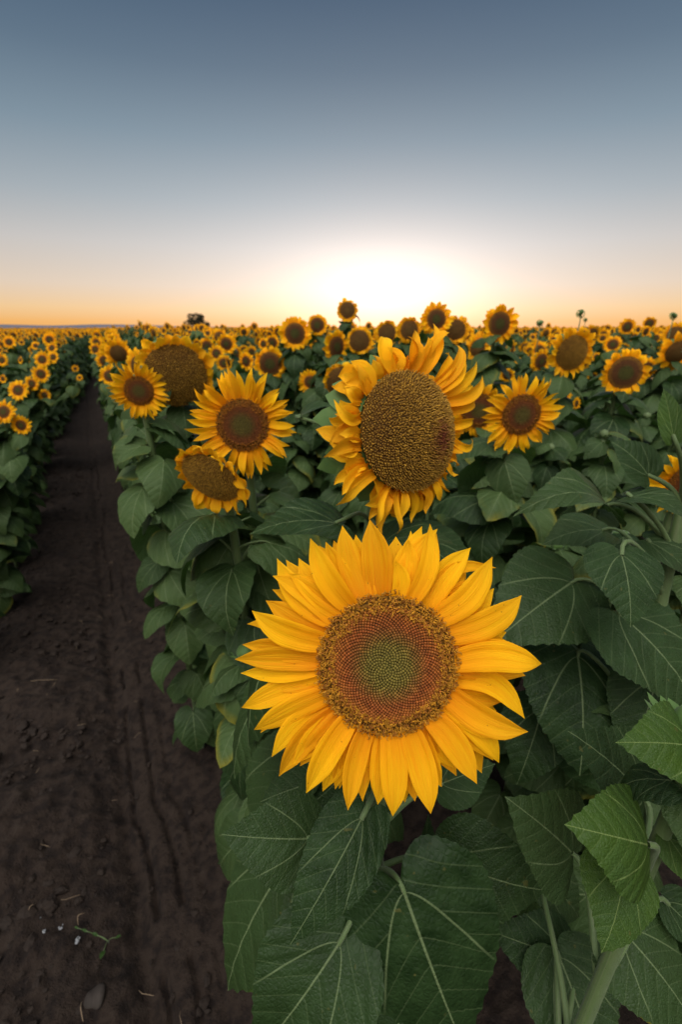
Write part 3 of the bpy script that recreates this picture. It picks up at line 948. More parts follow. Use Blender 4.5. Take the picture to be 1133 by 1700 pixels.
# ---- flower A : the big open flower in front
def near_flower_A():
    C = at(643.5, 1102, .470); Nh = nrm(C_B + .05 * C_U - .02 * C_R); F = frame(Nh, C_U)
    Rd = 112 / FPX * .470
    base = V(C[0] + .01, C[1] + .055, 0.0)
    root = empty('sunflower', base)
    tag(root, 'large open yellow sunflower in front with rust ringed disc and green heart', 'sunflower', 'sunflowers near the camera')
    O = base
    head = MB(); disc_base(head, C, F, Rd, .16, 14, 64, rnd=.2)
    h = head.build('flower_head', M_DISC, root, origin=O)
    fb = MB()
    florets(fb, C, F, Rd, .16, 2050, 0, .86, hero_cols, lambda r: .022 + .012 * r, lambda r: .0185 + .0035 * r, seed=1)
    fb.build('floret_spiral', M_FLORET, h, origin=O)
    cb = MB()
    curly(cb, C, F, Rd, .16, 1900, .76, 1.04, gold_cols, .085, .95, seed=4)
    cb.build('stamen_ring', M_FLORET, h, origin=O)
    bb = MB(); head_back(bb, C, F, Rd); bracts(bb, C, F, Rd, 30, .62, 6, 3)
    bb.build('bracts', M_BRACT, h, origin=O)
    # petal tips traced in the flower's own plane (disc radius = 1); x right, y up; z layer, width, side bend
    k = 230.0; cx, cy = 563, 520
    T = [(505, 30, 1, 98, .03), (410, 52, 0, 90, -.05), (297, 86, 0, 88, -.06), (408, 98, 2, 50, .1), (183, 165, 0, 92, -.12), (215, 185, 2, 80, -.05),
         (168, 222, 0, 88, .10), (97, 338, 0, 96, -.06), (80, 405, 2, 66, .10), (40, 503, 0, 88, .02), (60, 560, 1, 62, -.03), (103, 652, 1, 80, -.03),
         (64, 688, 2, 78, .05), (108, 760, 1, 86, .03), (130, 780, 2, 70, .10), (170, 846, 2, 70, .10), (195, 912, 1, 84, .07), (287, 940, 0, 92, .04),
         (345, 962, 2, 74, .02), (388, 956, 1, 60, .05), (427, 995, 0, 78, .05), (480, 985, 2, 66, .06), (577, 1014, 0, 92, -.03), (626, 1002, 2, 70, 0),
         (702, 998, 0, 94, -.04), (748, 938, 2, 76, .03), (858, 905, 0, 92, -.06), (890, 908, 2, 84, -.10), (940, 852, 1, 80, -.12), (922, 845, 2, 60, -.02),
         (1028, 728, 0, 96, .10), (1028, 705, 2, 74, -.20), (1086, 518, 0, 100, -.10), (1052, 488, 1, 86, -.05), (1023, 288, 0, 98, .10), (930, 345, 1, 60, .12),
         (946, 205, 2, 44, -.30), (928, 160, 0, 96, .10), (856, 132, 1, 86, -.06), (742, 66, 1, 84, -.12), (712, 42, 0, 70, .10), (690, 62, 2, 78, -.04),
         (592, 168, 0, 60, .14), (535, 62, 2, 84, -.08), (250, 270, 2, 84, .0), (330, 130, 2, 80, .04), (640, 100, 2, 90, .04), (890, 240, 2, 92, 0),
         (980, 430, 2, 96, .02), (960, 610, 2, 96, 0), (860, 800, 2, 90, 0), (150, 600, 2, 90, 0), (240, 870, 2, 86, 0), (790, 880, 2, 80, 0)]
    g = np.random.default_rng(3)
    for (px, py, lay, w, sb) in list(T):
        if lay == 0:
            for da, kk, ll in ((g.uniform(.075, .11), g.uniform(.88, .96), 1), (-g.uniform(.075, .11), g.uniform(.84, .94), 2)):
                x, y = px - cx, py - cy
                T.append((cx + kk * (x * math.cos(da) - y * math.sin(da)), cy + kk * (x * math.sin(da) + y * math.cos(da)), ll, w * .85, sb * .5))
    for i, (px, py, lay, w, sb) in enumerate(T):
        x = (px - cx) / k; y = -(py - cy) / k; rr = math.hypot(x, y); a = math.atan2(y, x)
        a0 = a + g.uniform(-.03, .03) - sb * .4
        z0 = -.03 - .07 * lay; z1 = g.uniform(-.10, .20) - .14 * lay
        P0 = C + Rd * F @ V(math.cos(a0) * .93, math.sin(a0) * .93, z0)
        P1 = C + Rd * F @ V(x * (1 - .10 * z1), y * (1 - .10 * z1), z1)
        mb = MB()
        big = i in (30, 32, 34)
        petal_mesh(mb, P0, P1, F[:, 2], w / k * Rd * (1.0 if lay == 0 else 1.08), side=sb, lift=g.uniform(-.03, .07), cup=g.uniform(.10, .42), curl=g.uniform(-.06, .06) + (.10 if big else 0),
                   twist=g.uniform(-.35, .35), seg=18, cr=8, rnd=g.random(), seed=i)
        mb.build('petal', M_PETAL, h, origin=O)
    for i in range(18):
        a = (i + g.uniform(-.3, .3)) / 18 * 2 * math.pi; ln = g.uniform(.70, .98)
        mb = MB()
        petal_mesh(mb, C + Rd * F @ V(math.cos(a) * .92, math.sin(a) * .92, -.24), C + Rd * F @ V(math.cos(a) * (1 + ln), math.sin(a) * (1 + ln), -.45 + g.uniform(-.1, .1)), F[:, 2],
                   Rd * .40, side=g.uniform(-.08, .08), lift=.02, cup=.25, seg=14, cr=6, rnd=g.random(), seed=i + 400)
        mb.build('petal', M_PETAL, h, origin=O)
    sm = MB(); pts = stem_to_head(sm, base, C, Nh, Rd, .0125, .0095)
    sm.build('stem', M_STEM, root, origin=O)
    def sp(hh): return pts[np.argmin(np.abs(pts[:, 2] - hh))]
    # leaves traced from the photograph: stalk junction, tip (pixel, distance); lowest tones paint light falloff into the leaf
    for i, (b, t, hs, w, N_, yg, kw) in enumerate([
        ((600, 1360, .545), (478, 1564, .50), 1.12, .60, V(.30, -.55, 1), False, dict(arch=.10, fold=-.14, wave=.025, sidebend=-.02)),
        ((510, 1392, .60), (372, 1385, .58), 1.10, .98, V(-.2, -.8, .8), False, dict(arch=.06, fold=.10, wave=.03)),
        ((563, 1566, .60), (428, 1745, .60), .93, .86, V(-.25, -.8, .45), False, dict(arch=.10, fold=.12, wave=.03, tone=.12)),
        ((672, 1482, .60), (770, 1735, .62), .98, .90, V(.05, -.95, .40), False, dict(arch=.07, fold=-.05, wave=.035, cup=.08, tone=.0)),
        ((690, 1470, .86), (712, 1350, .90), .90, .80, V(.6, -.8, -.1), False, dict(arch=.03, fold=.2, tone=.0)),
        ((748, 1430, .74), (905, 1475, .74), .92, .95, V(.2, -.8, .5), False, dict(arch=.10, fold=.08, tone=.15)),
        ((735, 1300, .66), (822, 1268, .66), 1.05, .9, V(.2, -.5, 1), False, dict(arch=.06)),
        ((500, 1400, .78), (378, 1640, .78), .80, .75, V(-.5, -.4, .8), False, dict(arch=.1, fold=-.1)),
        ((500, 1545, .80), (400, 1640, .78), .72, .85, V(-.5, -.4, .8), True, dict(arch=.1, fold=-.1)),
        ((560, 975, .66), (405, 1235, .66), 1.20, .80, V(-.75, -.45, .6), False, dict(arch=.16, fold=-.30, wave=.03, cup=.2)),
        ((470, 1120, .74), (385, 1285, .70), 1.05, .95, V(-.8, -.3, .5), False, dict(arch=.14, fold=-.20, wave=.04)),
        ((700, 1640, .82), (620, 1760, .82), .6, .9, V(0, -.4, 1), False, dict()),
        ((560, 1290, .74), (430, 1330, .74), 1.05, .9, V(-.3, -.3, 1), False, dict()),
        ((500, 1240, .80), (420, 1420, .80), .9, .9, V(-.6, -.2, .8), False, dict(arch=.12)),
        ((560, 1500, .86), (500, 1640, .86), .6, .9, V(-.3, -.3, .8), False, dict(arch=.12)),
    ]):
        leaf_part(root, O, sp(hs), at(*b), at(*t), N_, seed=i + 3, wid=w, young=yg, **kw)
    PLANTS.append(base)


def floret_disc_B(h, O, C, F, Rd, dome, n, seed, ell=1.0, colf=None):
    fb = MB()
    florets(fb, C, F, Rd, dome, n, 0, 1.0, colf or old_cols, lambda r: .055 + 0 * r, lambda r: .0105 * math.sqrt(2600 / n) + 0 * r, tmpl='cup', seed=seed, lean=.24, ell=ell)
    fb.build('floret_spiral', M_FLORET, h, origin=O)


# ---- flower B : the big seed disc behind
def worn_cols(F):
    def f(r, g):
        c = old_cols(r, g)
        n = 2300; i = np.arange(int(n * r.min() ** 2), int(n * r.min() ** 2) + len(r)); th = i * 2.399963
        x, y = r * np.cos(th), r * np.sin(th)
        d = np.hypot((x - .48) / .26, (y + .02) / .36) + g.normal(0, .22, len(r))
        k = np.clip(1.25 - d, 0, 1)[:, None]
        return c * (1 - k) + np.array([[.22, .045, .014]]) * k
    return f


def near_flower_B():
    z = .80; C = at(689, 716, z)
    ti = R(34); Nh = nrm(math.cos(ti) * C_B + math.sin(ti) * (.95 * C_R - .12 * C_U)); F = frame(Nh, nrm(C_U + .19 * C_R))
    Rd = 101 / FPX * z; ell = .985; dome = .34
    C = C - Nh * Rd * dome * .35
    base = V(C[0] - .10, C[1] + .13, 0.0)
    root = empty('sunflower', base); O = base
    tag(root, 'tall old sunflower with huge golden brown seed disc and curling petals above the front flower', 'sunflower', 'sunflowers near the camera')
    hd = MB(); disc_base(hd, C, F, Rd, dome, 14, 56, rnd=.8, ell=ell)
    h = hd.build('flower_head', M_DISC, root, origin=O)
    floret_disc_B(h, O, C, F, Rd, dome, 2300, 8, ell, worn_cols(F))
    # ring of dark worn florets around the bald patch
    bb = MB(); head_back(bb, C, F, Rd, .55, 32, ell); bracts(bb, C, F, Rd, 30, .36, 5, 5)
    bb.build('bracts', M_BRACT, h, origin=O)
    ox, oy, s = 530, 520, 3.907
    T = [(205, 312, 160, .12, .1), (240, 330, 120, -.1, .1), (440, 212, 105, .25, .3), (408, 158, 130, -.22, .2), (575, 150, 110, .12, .3), (610, 104, 110, -.14, .4),
         (742, 68, 118, .04, .1), (812, 170, 90, -.3, .6), (700, 150, 120, 0, 0), (880, 200, 120, .1, .1), (948, 262, 120, .06, 0), (1022, 312, 120, .05, .1),
         (1060, 405, 110, .1, 0), (1000, 470, 110, 0, 0), (1008, 582, 90, 0, .1), (992, 690, 90, 0, .2), (985, 815, 75, .2, .3), (942, 862, 80, 0, .1),
         (905, 1045, 85, .2, .3), (870, 960, 85, 0, 0), (850, 1158, 90, .15, .4), (790, 1215, 85, .1, .3), (690, 1305, 80, -.2, .4), (600, 1362, 85, -.1, .2),
         (540, 1330, 90, 0, .2), (488, 1438, 80, .12, .4), (405, 1428, 100, .12, .3), (352, 1392, 60, .1, .2), (322, 1340, 110, 0, 0), (425, 1360, 50, .3, .1),
         (108, 1245, 130, .12, .1), (150, 1180, 130, .08, .1), (100, 1120, 110, .1, .3), (28, 938, 120, .12, .2), (68, 850, 60, .35, .5), (60, 810, 60, -.35, .3),
         (95, 562, 90, -.25, .5), (130, 742, 90, .25, .4), (165, 470, 120, -.15, .3), (190, 480, 100, .15, .2), (155, 640, 110, 0, .1), (250, 700, 110, 0, 0),
         (640, 240, 130, 0, 0), (480, 250, 130, .05, 0), (350, 300, 130, 0, 0), (820, 260, 130, 0, 0), (220, 1000, 130, .04, 0), (260, 560, 120, 0, 0), (230, 780, 130, 0, 0)]
    g = np.random.default_rng(12)
    bp = C - Nh * Rd * .10
    for i, (px, py, w, sb, cu) in enumerate(T):
        P = ray_plane(ox + px / s, oy + py / s, bp - Nh * Rd * g.uniform(-.1, .2), Nh)
        loc = (P - C) @ F / Rd
        a = math.atan2(loc[1] / ell, loc[0]) + g.uniform(-.06, .06)
        P0 = C + Rd * F @ V(math.cos(a) * .97, math.sin(a) * .97 * ell, -.08 - .06 * (i % 3))
        if np.linalg.norm(P - P0) < Rd * .35: P = P0 + nrm(P - P0 + Rd * .2 * F @ V(math.cos(a), math.sin(a), -.2)) * Rd * .40
        mb = MB()
        petal_mesh(mb, P0, P, F[:, 2], w / s / FPX * z * .78, side=sb * 1.3, lift=g.uniform(-.02, .12) + cu * .3, cup=g.uniform(.3, .9), curl=g.uniform(-.3, .4) * (cu + .4),
                   twist=g.uniform(-1, 1) * (.4 + cu * 2.2), seg=18, cr=6, rnd=g.random(), seed=i + 70, wobble=.25 * cu)
        mb.build('petal', M_PETAL_OLD, h, origin=O)
    for i in range(34):
        a = (i + g.uniform(-.3, .3)) / 34 * 2 * math.pi; ln = g.uniform(.28, .5)
        mb = MB()
        petal_mesh(mb, C + Rd * F @ V(math.cos(a) * .96, math.sin(a) * .96 * ell, -.18), C + Rd * F @ V(math.cos(a) * (1 + ln), math.sin(a) * (1 + ln) * ell, -.30 + g.uniform(-.25, .25)) - V(0, 0, g.uniform(0, .012)), F[:, 2],
                   Rd * g.uniform(.26, .38), side=g.uniform(-.2, .2), lift=.08, cup=.5, curl=g.uniform(-.3, .3), twist=g.uniform(-1.4, 1.4), seg=14, cr=6, rnd=g.random(), seed=i + 500, wobble=.2)
        mb.build('petal', M_PETAL_OLD, h, origin=O)
    sm = MB(); pts = stem_to_head(sm, base, C, Nh, Rd, .016, .0135)
    sm.build('stem', M_STEM, root, origin=O)
    def sp(hh): return pts[np.argmin(np.abs(pts[:, 2] - hh))]
    for i, (b, t, hs, w, N_, kw) in enumerate([
        ((556, 868, .84), (415, 886, .80), 1.30, .80, V(-.1, -.25, 1), dict(arch=.10, fold=.10)),
        ((640, 900, .86), (760, 905, .84), 1.28, .9, V(.1, -.1, 1), dict(arch=.12)),
        ((560, 935, .90), (470, 1000, .90), 1.15, .9, V(-.4, -.2, 1), dict(arch=.12)),
        ((610, 960, 1.0), (560, 1060, 1.0), 1.0, .9, V(0, -.3, 1), dict(arch=.12)),
        ((500, 690, 1.05), (555, 672, 1.02), 1.42, .7, V(.1, -.3, 1), dict(arch=.1)),
        ((760, 1000, 1.0), (850, 1150, .95), 1.0, .9, V(.2, -.5, 1), dict(arch=.1)),
        ((700, 900, .95), (800, 1010, .95), 1.1, .9, V(.3, -.3, 1), dict(arch=.1)),
    ]):
        leaf_part(root, O, sp(hs), at(*b), at(*t), N_, seed=i + 33, wid=w, **kw)
    PLANTS.append(base)


near_flower_A()
near_flower_B()

# ------------------------------------------------------------------ shared generic leaves
LEAF_ME = [generic_leaf(i, .21).mesh('leaf', [M_LEAF, M_STEM]) for i in range(9)]
LEAF_LO = [generic_leaf(i, .21, rings=3, seg=22, petk=4) for i in range(9)]
LEAF_XLO = [generic_leaf(i, .22, rings=2, seg=12, petk=3) for i in range(9)]


def leaf_layout(base, top, H, g, n=None, lo=.07, hi=.86, big=.74, avoid=None):
    n = n or int(g.integers(34, 40))
    out = []
    a = g.uniform(0, 6.28)
    for i in range(n):
        f = lo + (hi - lo) * i / (n - 1)
        a += 2.399 + g.uniform(-.35, .35)
        sz = big * (1.12 - .2 * abs(f - .45) * 2 - .38 * max(0, f - .7) / .25) * g.uniform(.85, 1.15)
        out.append((f, a, sz, int(g.integers(0, 9)), g.uniform(-.35, .35)))
    return out


def place_leaves(root, O, pts, g, n=None, skip=None, **kw):
    for (f, a, sz, k, tilt) in leaf_layout(None, None, None, g, n, **kw):
        i = f * (len(pts) - 1); j = int(i); p = pts[j] + (pts[min(j + 1, len(pts) - 1)] - pts[j]) * (i - j)
        o_ = V(-math.sin(a), math.cos(a), 0); lp = lat(p); tl = lp + .36 * sz * lat(o_)
        if -.12 < lp < .5 and tl < -.05:
            sz = sz * max(.5, (lp + .05) / max(lp - tl, .01))
        elif -1.05 < lp < -.3 and tl > -.43:
            if lp > -.55: a += math.pi * g.uniform(.7, 1.3)
            else: sz = sz * max(.5, (-.43 - lp) / (tl - lp))
        if skip is not None and skip(p + V(-math.sin(a), math.cos(a), 0) * .2 * sz, p): continue
        o = D.objects.new('leaf', LEAF_ME[k]); COL.objects.link(o); o.parent = root
        o.location = tuple(p - O); o.rotation_euler = (tilt, float(g.uniform(-.45, .45)), a); o.scale = (sz, sz, sz)


# ------------------------------------------------------------------ generic heads
def head_parts(Rd, pl, npet, dome, old, seed, C=V(0, 0, 0), F=np.eye(3), seg=8, cr=4, ragged=.1, w=None):
    g = np.random.default_rng(seed)
    disc = MB(); disc_base(disc, C, F, Rd, dome, 7, 28, rnd=.9 if old else .1)
    pet = MB()
    for i in range(npet):
        lay = i % 2
        a = (i + g.uniform(-.35, .35)) / npet * 2 * math.pi
        ln = pl * g.uniform(1 - ragged * 1.6, 1 + ragged) * (1 - .05 * lay)
        z1 = g.uniform(-.25, .25) - .12 * lay
        P0 = C + Rd * F @ V(math.cos(a) * .94, math.sin(a) * .94, -.04 - .06 * lay)
        a1 = a + g.uniform(-.10, .10) * (1 + ragged * 3)
        P1 = C + F @ (V(math.cos(a1), math.sin(a1), 0) * (Rd * .94 + ln) + V(0, 0, z1 * Rd))
        ww = (w or Rd * .52) * g.uniform(.8, 1.15)
        petal_mesh(pet, P0, P1, F[:, 2], ww, side=g.uniform(-.1, .1), lift=g.uniform(-.02, .1), cup=g.uniform(.1, .5), curl=g.uniform(-.15, .15) * (1 + 2 * ragged),
                   twist=g.uniform(-.6, .6) * (1 + ragged * 3), seg=seg, cr=cr, rnd=g.random(), seed=seed * 50 + i)
    br = MB(); head_back(br, C, F, Rd, .5, 16); bracts(br, C, F, Rd, 20, .15, 3, seed)
    return disc, pet, br


def mid_flower(u, v, dout, ddisc, real, label, bare=False, az=0.0, el=-6.0, roll=0, old=False, npet=34, dome=.16, ragged=.12, H=None, nleaf=None, petals_each=False,
               group='sunflowers near the camera', name='sunflower', leaf_lo=.06, seed=None, petaled=1.0, prange=None, leafkw={}, lowdisc=None, stemr=.010, skip=None, droop=None):
    """A whole plant whose flower is seen at (u, v): dout and ddisc are the flower's and the disc's widths in the photograph, real its true width."""
    seed = seed if seed is not None else int(u * 7 + v * 3) % 9973
    z = real * FPX / dout; C = at(u, v, z)
    toc = nrm(CAMP - C); azc = math.atan2(toc[0], -toc[1])
    A = R(az) ; E = R(el)
    Nh = V(math.sin(A) * math.cos(E), -math.cos(A) * math.cos(E), math.sin(E))
    F = frame(Nh)
    Rd = real / 2 * ddisc / dout; pl = (real / 2 - Rd)
    g = np.random.default_rng(seed)
    base = V(C[0] - Nh[0] * Rd * 1.6 + g.uniform(-.02, .02), C[1] - Nh[1] * Rd * 1.6 + .02, 0)
    if group == LEFTG: base = base - ROW_N * max(0.0, lat(base) + .74)
    if 'furrow on its right' in group: base = base + ROW_N * max(0.0, .26 - lat(base))
    root = empty(name, base); O = base
    tag(root, label, 'sunflower', group)
    big = dout > 80
    if big:
        disc = MB(); disc_base(disc, C, F, Rd, dome, 9, 40, rnd=.9 if old else .1)
        h = disc.build('flower_head', M_DISC, root, origin=O)
        fb = MB()
        if old: floret_disc_B(h, O, C, F, Rd, dome, 1300, seed)
        else:
            florets(fb, C, F, Rd, dome, 1000, 0, .80, lambda r, gg: hero_cols(r, gg) * .62, lambda r: .03 + 0 * r, lambda r: .026 + 0 * r, seed=seed)
            curly(fb, C, F, Rd, dome, 800, .72, 1.03, lambda r, gg: gold_cols(r, gg) * V(.62, .5, .5), .095, 1.2, seed=seed)
            fb.build('floret_spiral', M_FLORET, h, origin=O)
        for i in range(npet):
            lay = i % 2; a = (i + g.uniform(-.3, .3)) / npet * 2 * math.pi
            if petaled < 1 and math.sin(a) < 1 - 2 * petaled: continue
            if prange and not (prange[0] < math.degrees(math.atan2(math.sin(a), math.cos(a))) < prange[1]): continue
            ln = pl * g.uniform(1 - ragged, 1 + ragged * .8) * (1 - .1 * lay)
            P0 = C + Rd * F @ V(math.cos(a) * .94, math.sin(a) * .94, -.04 - .06 * lay)
            a1 = a + g.uniform(-.10, .10) * (1 + 2 * ragged)
            P1 = C + F @ (V(math.cos(a1), math.sin(a1), 0) * (Rd * .94 + ln) + V(0, 0, g.uniform(-.3, .3) * Rd))
            if droop and math.sin(a) < .35: P1 = P1 - V(0, 0, 1) * droop * ln * (1 - .3 * abs(math.sin(a)))
            mb = MB()
            petal_mesh(mb, P0, P1, F[:, 2], (2 * math.pi * Rd / npet) * (2.1 + max(0, npet - 36) * .02) * g.uniform(.8, 1.1), side=g.uniform(-.1, .1), lift=g.uniform(0, .1), cup=g.uniform(.1, .5),
                       curl=g.uniform(-.15, .15) * (1 + 2 * ragged), twist=g.uniform(-.5, .5) * (1 + 4 * ragged), seg=12, cr=6, rnd=g.random(), seed=i + seed)
            mb.build('petal', M_PETAL_OLD if old else M_PETAL, h, origin=O)
        br = MB(); head_back(br, C, F, Rd, .5, 20)
        if not bare: bracts(br, C, F, Rd, 24, .12, 5, seed); br.build('bracts', M_BRACT, h, origin=O)
    else:
        disc, pet, br = head_parts(Rd, pl, npet, dome, old, seed, C, F, ragged=ragged, w=2 * math.pi * Rd / npet * 2.2)
        h = disc.build('flower_head', M_DISC, root, origin=O)
        pet.build('petals', M_PETAL_OLD if old else M_PETAL, h, origin=O)
        br.build('bracts', M_BRACT, h, origin=O)
    sm = MB(); pts = stem_to_head(sm, base, C, Nh, Rd, stemr * 1.25, stemr, n=20)
    sm.build('stem', M_STEM, root, origin=O)
    place_leaves(root, O, pts, g, nleaf, lo=leaf_lo, skip=skip, **leafkw)
    PLANTS.append(base)
    return base, C, z


NEARG = 'sunflowers near the camera'
MIDG = 'sunflowers a few steps away'
LEFTG = 'small sunflowers along the left row'


def clear_front(P, p):
    """no generic leaf where it would hang over the open flowers in front"""
    u, v, f = proj(P); u = u[0]; v = v[0]; f = f[0]
    if f < .30 or (v > 1230 and u > 360 and f < .80) or (u > 780 and v > 800 and f < .95): return True
    for (cu, cv, r, zz) in ((643, 1102, 290, .52), (686, 716, 190, .86), (403, 708, 120, 1.05), (345, 795, 80, 1.1), (231, 649, 45, 1.42), (866, 689, 75, 1.35), (515, 634, 30, 3.0)):
        if math.hypot(u - cu, v - cv) < r + 60 * (.8 / f) and f < zz + .02: return True
    return False


mid_flower(403, 706, 188, 84, .245, 'bright open sunflower with pointed petals and green brown disc beside the furrow row', az=4, el=4, npet=46, dome=.12, ragged=.10, skip=clear_front, leafkw=dict(hi=.80), stemr=.009)
mid_flower(350, 793, 142, 104, .175, 'drooping old sunflower half hidden under the pointed bright one', az=-22, el=-26, old=True, npet=28, dome=.25, ragged=.3, droop=.8, bare=True, skip=clear_front, leafkw=dict(hi=.78))
mid_flower(292, 624, 140, 102, .29, 'big brown seed disc with short petals, left of the pointed bright sunflower', az=24, el=-10, old=True, npet=34, dome=.32, ragged=.25, prange=(-55, 150), skip=clear_front, leafkw=dict(hi=.86))
mid_flower(231, 649, 100, 46, .175, 'round yellow sunflower overlapped by the big brown disc at the furrow edge', az=12, el=-4, npet=42, ragged=.14, skip=clear_front, leafkw=dict(hi=.86))
mid_flower(866, 689, 140, 66, .24, 'open sunflower with a greenish brown disc and dark specks right of the huge disc', az=8, el=-2, npet=44, dome=.14, ragged=.14, skip=clear_front, leafkw=dict(hi=.82))
mid_flower(1039, 619, 80, 52, .22, 'round sunflower with short petals and wide brown disc in the right part of the field', az=-14, el=0, npet=34, ragged=.1, leafkw=dict(hi=.8))
mid_flower(950, 586, 90, 56, .24, 'sunflower turned aside with an oval brown disc, left of the round short petalled one', az=10, el=-6, old=True, npet=32, dome=.3, ragged=.2, leafkw=dict(hi=.82))
mid_flower(830, 538, 66, 38, .22, 'spiky sunflower rising above the horizon right of the sun glow', az=8, el=0, npet=26, ragged=.15, group=MIDG)
mid_flower(725, 530, 58, 32, .22, 'backlit sunflower above the horizon just right of the sun', az=0, el=5, npet=26, group=MIDG)
mid_flower(757, 548, 50, 32, .20, 'dark disced sunflower behind the backlit one right of the sun', az=-18, el=0, old=True, npet=24, group=MIDG)
mid_flower(577, 515, 38, 26, .17, 'tall dark sunflower standing alone above the horizon beside the sun', az=6, el=6, npet=20, ragged=.28, old=True, group=MIDG, leafkw=dict(hi=.88))
mid_flower(490, 554, 60, 34, .21, 'sunflower with oval brown disc, tallest left of the lone backlit one', az=10, el=4, npet=28, group=MIDG)
mid_flower(527, 540, 36, 24, .20, 'small round sunflower on the horizon between two taller blooms left of the sun', az=0, el=5, npet=22, group=MIDG)
mid_flower(559, 576, 58, 34, .20, 'narrow sunflower seen half from the side, below the lone dark one', az=44, el=-4, npet=26, group=MIDG)
mid_flower(597, 566, 46, 34, .19, 'brown disced sunflower right beneath the setting sun', az=-6, el=0, old=True, npet=24, group=MIDG)
mid_flower(643, 553, 42, 30, .20, 'dark sunflower just above the tip of the huge disc flower, left one', az=-4, el=3, old=True, npet=24, group=MIDG)
mid_flower(680, 548, 46, 30, .20, 'dark sunflower peeping over the petals of the huge disc flower', az=8, el=3, old=True, npet=24, group=MIDG)
mid_flower(515, 634, 45, 20, .16, 'small bright sunflower with tiny disc between the pointed one and the huge disc', az=4, el=2, npet=26, group=MIDG)
mid_flower(571, 637, 72, 58, .22, 'dark worn sunflower disc behind the left petals of the huge disc flower', az=-10, el=-16, old=True, npet=26, dome=.3, ragged=.3, petaled=.6, group=MIDG)
mid_flower(449, 604, 58, 38, .21, 'ragged sunflower with a leaf across its disc above the pointed bright one', az=-6, el=-4, npet=26, ragged=.2, group=MIDG)
mid_flower(376, 571, 36, 20, .21, 'front one of three clustered sunflowers below the lone tree', az=0, el=0, npet=24, group=MIDG)
mid_flower(344, 576, 31, 19, .21, 'left one of three clustered sunflowers below the lone tree', az=8, el=0, npet=24, group=MIDG)
mid_flower(389, 588, 31, 19, .21, 'lower right one of three clustered sunflowers below the lone tree', az=-8, el=-4, npet=24, group=MIDG)
mid_flower(452, 569, 26, 17, .19, 'small dark sunflower left of the tall oval disced one', az=0, el=0, npet=20, group=MIDG)
mid_flower(796, 682, 96, 56, .23, 'sunflower half hidden behind the right edge of the huge disc', az=-16, el=-4, npet=34, ragged=.15, leafkw=dict(hi=.84), skip=clear_front)
mid_flower(1042, 543, 30, 17, .20, 'small sunflower on the right horizon above the round short petalled one', az=-6, el=3, npet=24, group=MIDG)
mid_flower(1079, 537, 22, 14, .18, 'narrow dark sunflower on the right horizon', az=-30, el=3, npet=20, group=MIDG)
mid_flower(1122, 556, 42, 26, .22, 'sunflower cut by the right edge of the picture at the horizon', az=-20, el=3, old=True, npet=26, group=MIDG)
mid_flower(851, 582, 36, 18, .20, 'sunflower turned sideways below the spiky one', az=60, el=-5, npet=24, group=MIDG)
mid_flower(899, 600, 42, 24, .20, 'sunflower behind a leaf left of the oval disced one', az=18, el=-4, npet=24, group=MIDG)
mid_flower(938, 657, 26, 11, .10, 'tiny low sunflower with dark centre among leaves on the right', az=0, el=6, npet=20, group=MIDG, H=1.2)
mid_flower(958, 670, 24, 11, .10, 'tiny low sunflower beside the tiny dark centred one', az=30, el=6, npet=20, group=MIDG)
mid_flower(1146, 800, 140, 60, .19, 'orange yellow sunflower cut off by the right edge above the heart shaped leaf', az=-10, el=-8, npet=30, ragged=.2, leafkw=dict(hi=.55), skip=clear_front)
for (u, v, d, lab) in [(161, 558, 22, 'farthest of the blooms lining the furrow on its right side'), (160, 569, 24, 'second farthest of the blooms lining the furrow right side'),
                       (158, 580, 24, 'middle left bloom of the string lining the furrow right side'), (178, 578, 25, 'middle right bloom of the string lining the furrow right side'),
                       (174, 599, 33, 'flattened sunflower bloom just above the nearest one at the furrow right side'), (182, 624, 38, 'nearest small sunflower left of the round overlapped one')]:
    mid_flower(u, v, d, d * .5, .20, lab, az=r_.uniform(-6, 12), el=r_.uniform(0, 14), npet=24, group='sunflowers lining the furrow on its right')
for (u, v, d, rl, lab) in [
        (15, 568, 24, .20, 'sunflower bloom at the far left edge near the horizon'), (70, 597, 30, .17, 'sunflower in the left row with another small bloom at its side'),
        (68, 621, 32, .16, 'round sunflower in the left row above the group of four'), (88, 593, 22, .15, 'small bloom touching a larger one in the left row'),
        (86, 578, 22, .16, 'small bloom next above in the left row'), (30, 648, 38, .155, 'left bloom of the group of four in the left row'), (53, 637, 27, .13, 'upper bloom of the group of four in the left row'),
        (56, 655, 21, .11, 'smallest bloom of the group of four in the left row'), (74, 656, 22, .11, 'right bloom of the group of four in the left row'),
        (6, 684, 44, .15, 'large bloom cut by the left edge of the picture'), (35, 706, 36, .125, 'lowest bloom of the left row, tilted upward'),
        (82, 564, 26, .19, 'tall bloom at the head of the left row near the horizon'), (59, 574, 16, .13, 'tiny bloom left of the tall one near the left horizon'),
        (3, 598, 24, .16, 'tilted bloom half cut by the left edge'), (125, 612, 13, .10, 'upper of two tiny blooms low beside the furrow end'), (132, 627, 12, .09, 'lower of two tiny blooms low beside the furrow end')]:
    mid_flower(u, v, d, d * .48, rl, lab, az=r_.uniform(-4, 14), el=r_.uniform(4, 24), npet=24, group=LEFTG)


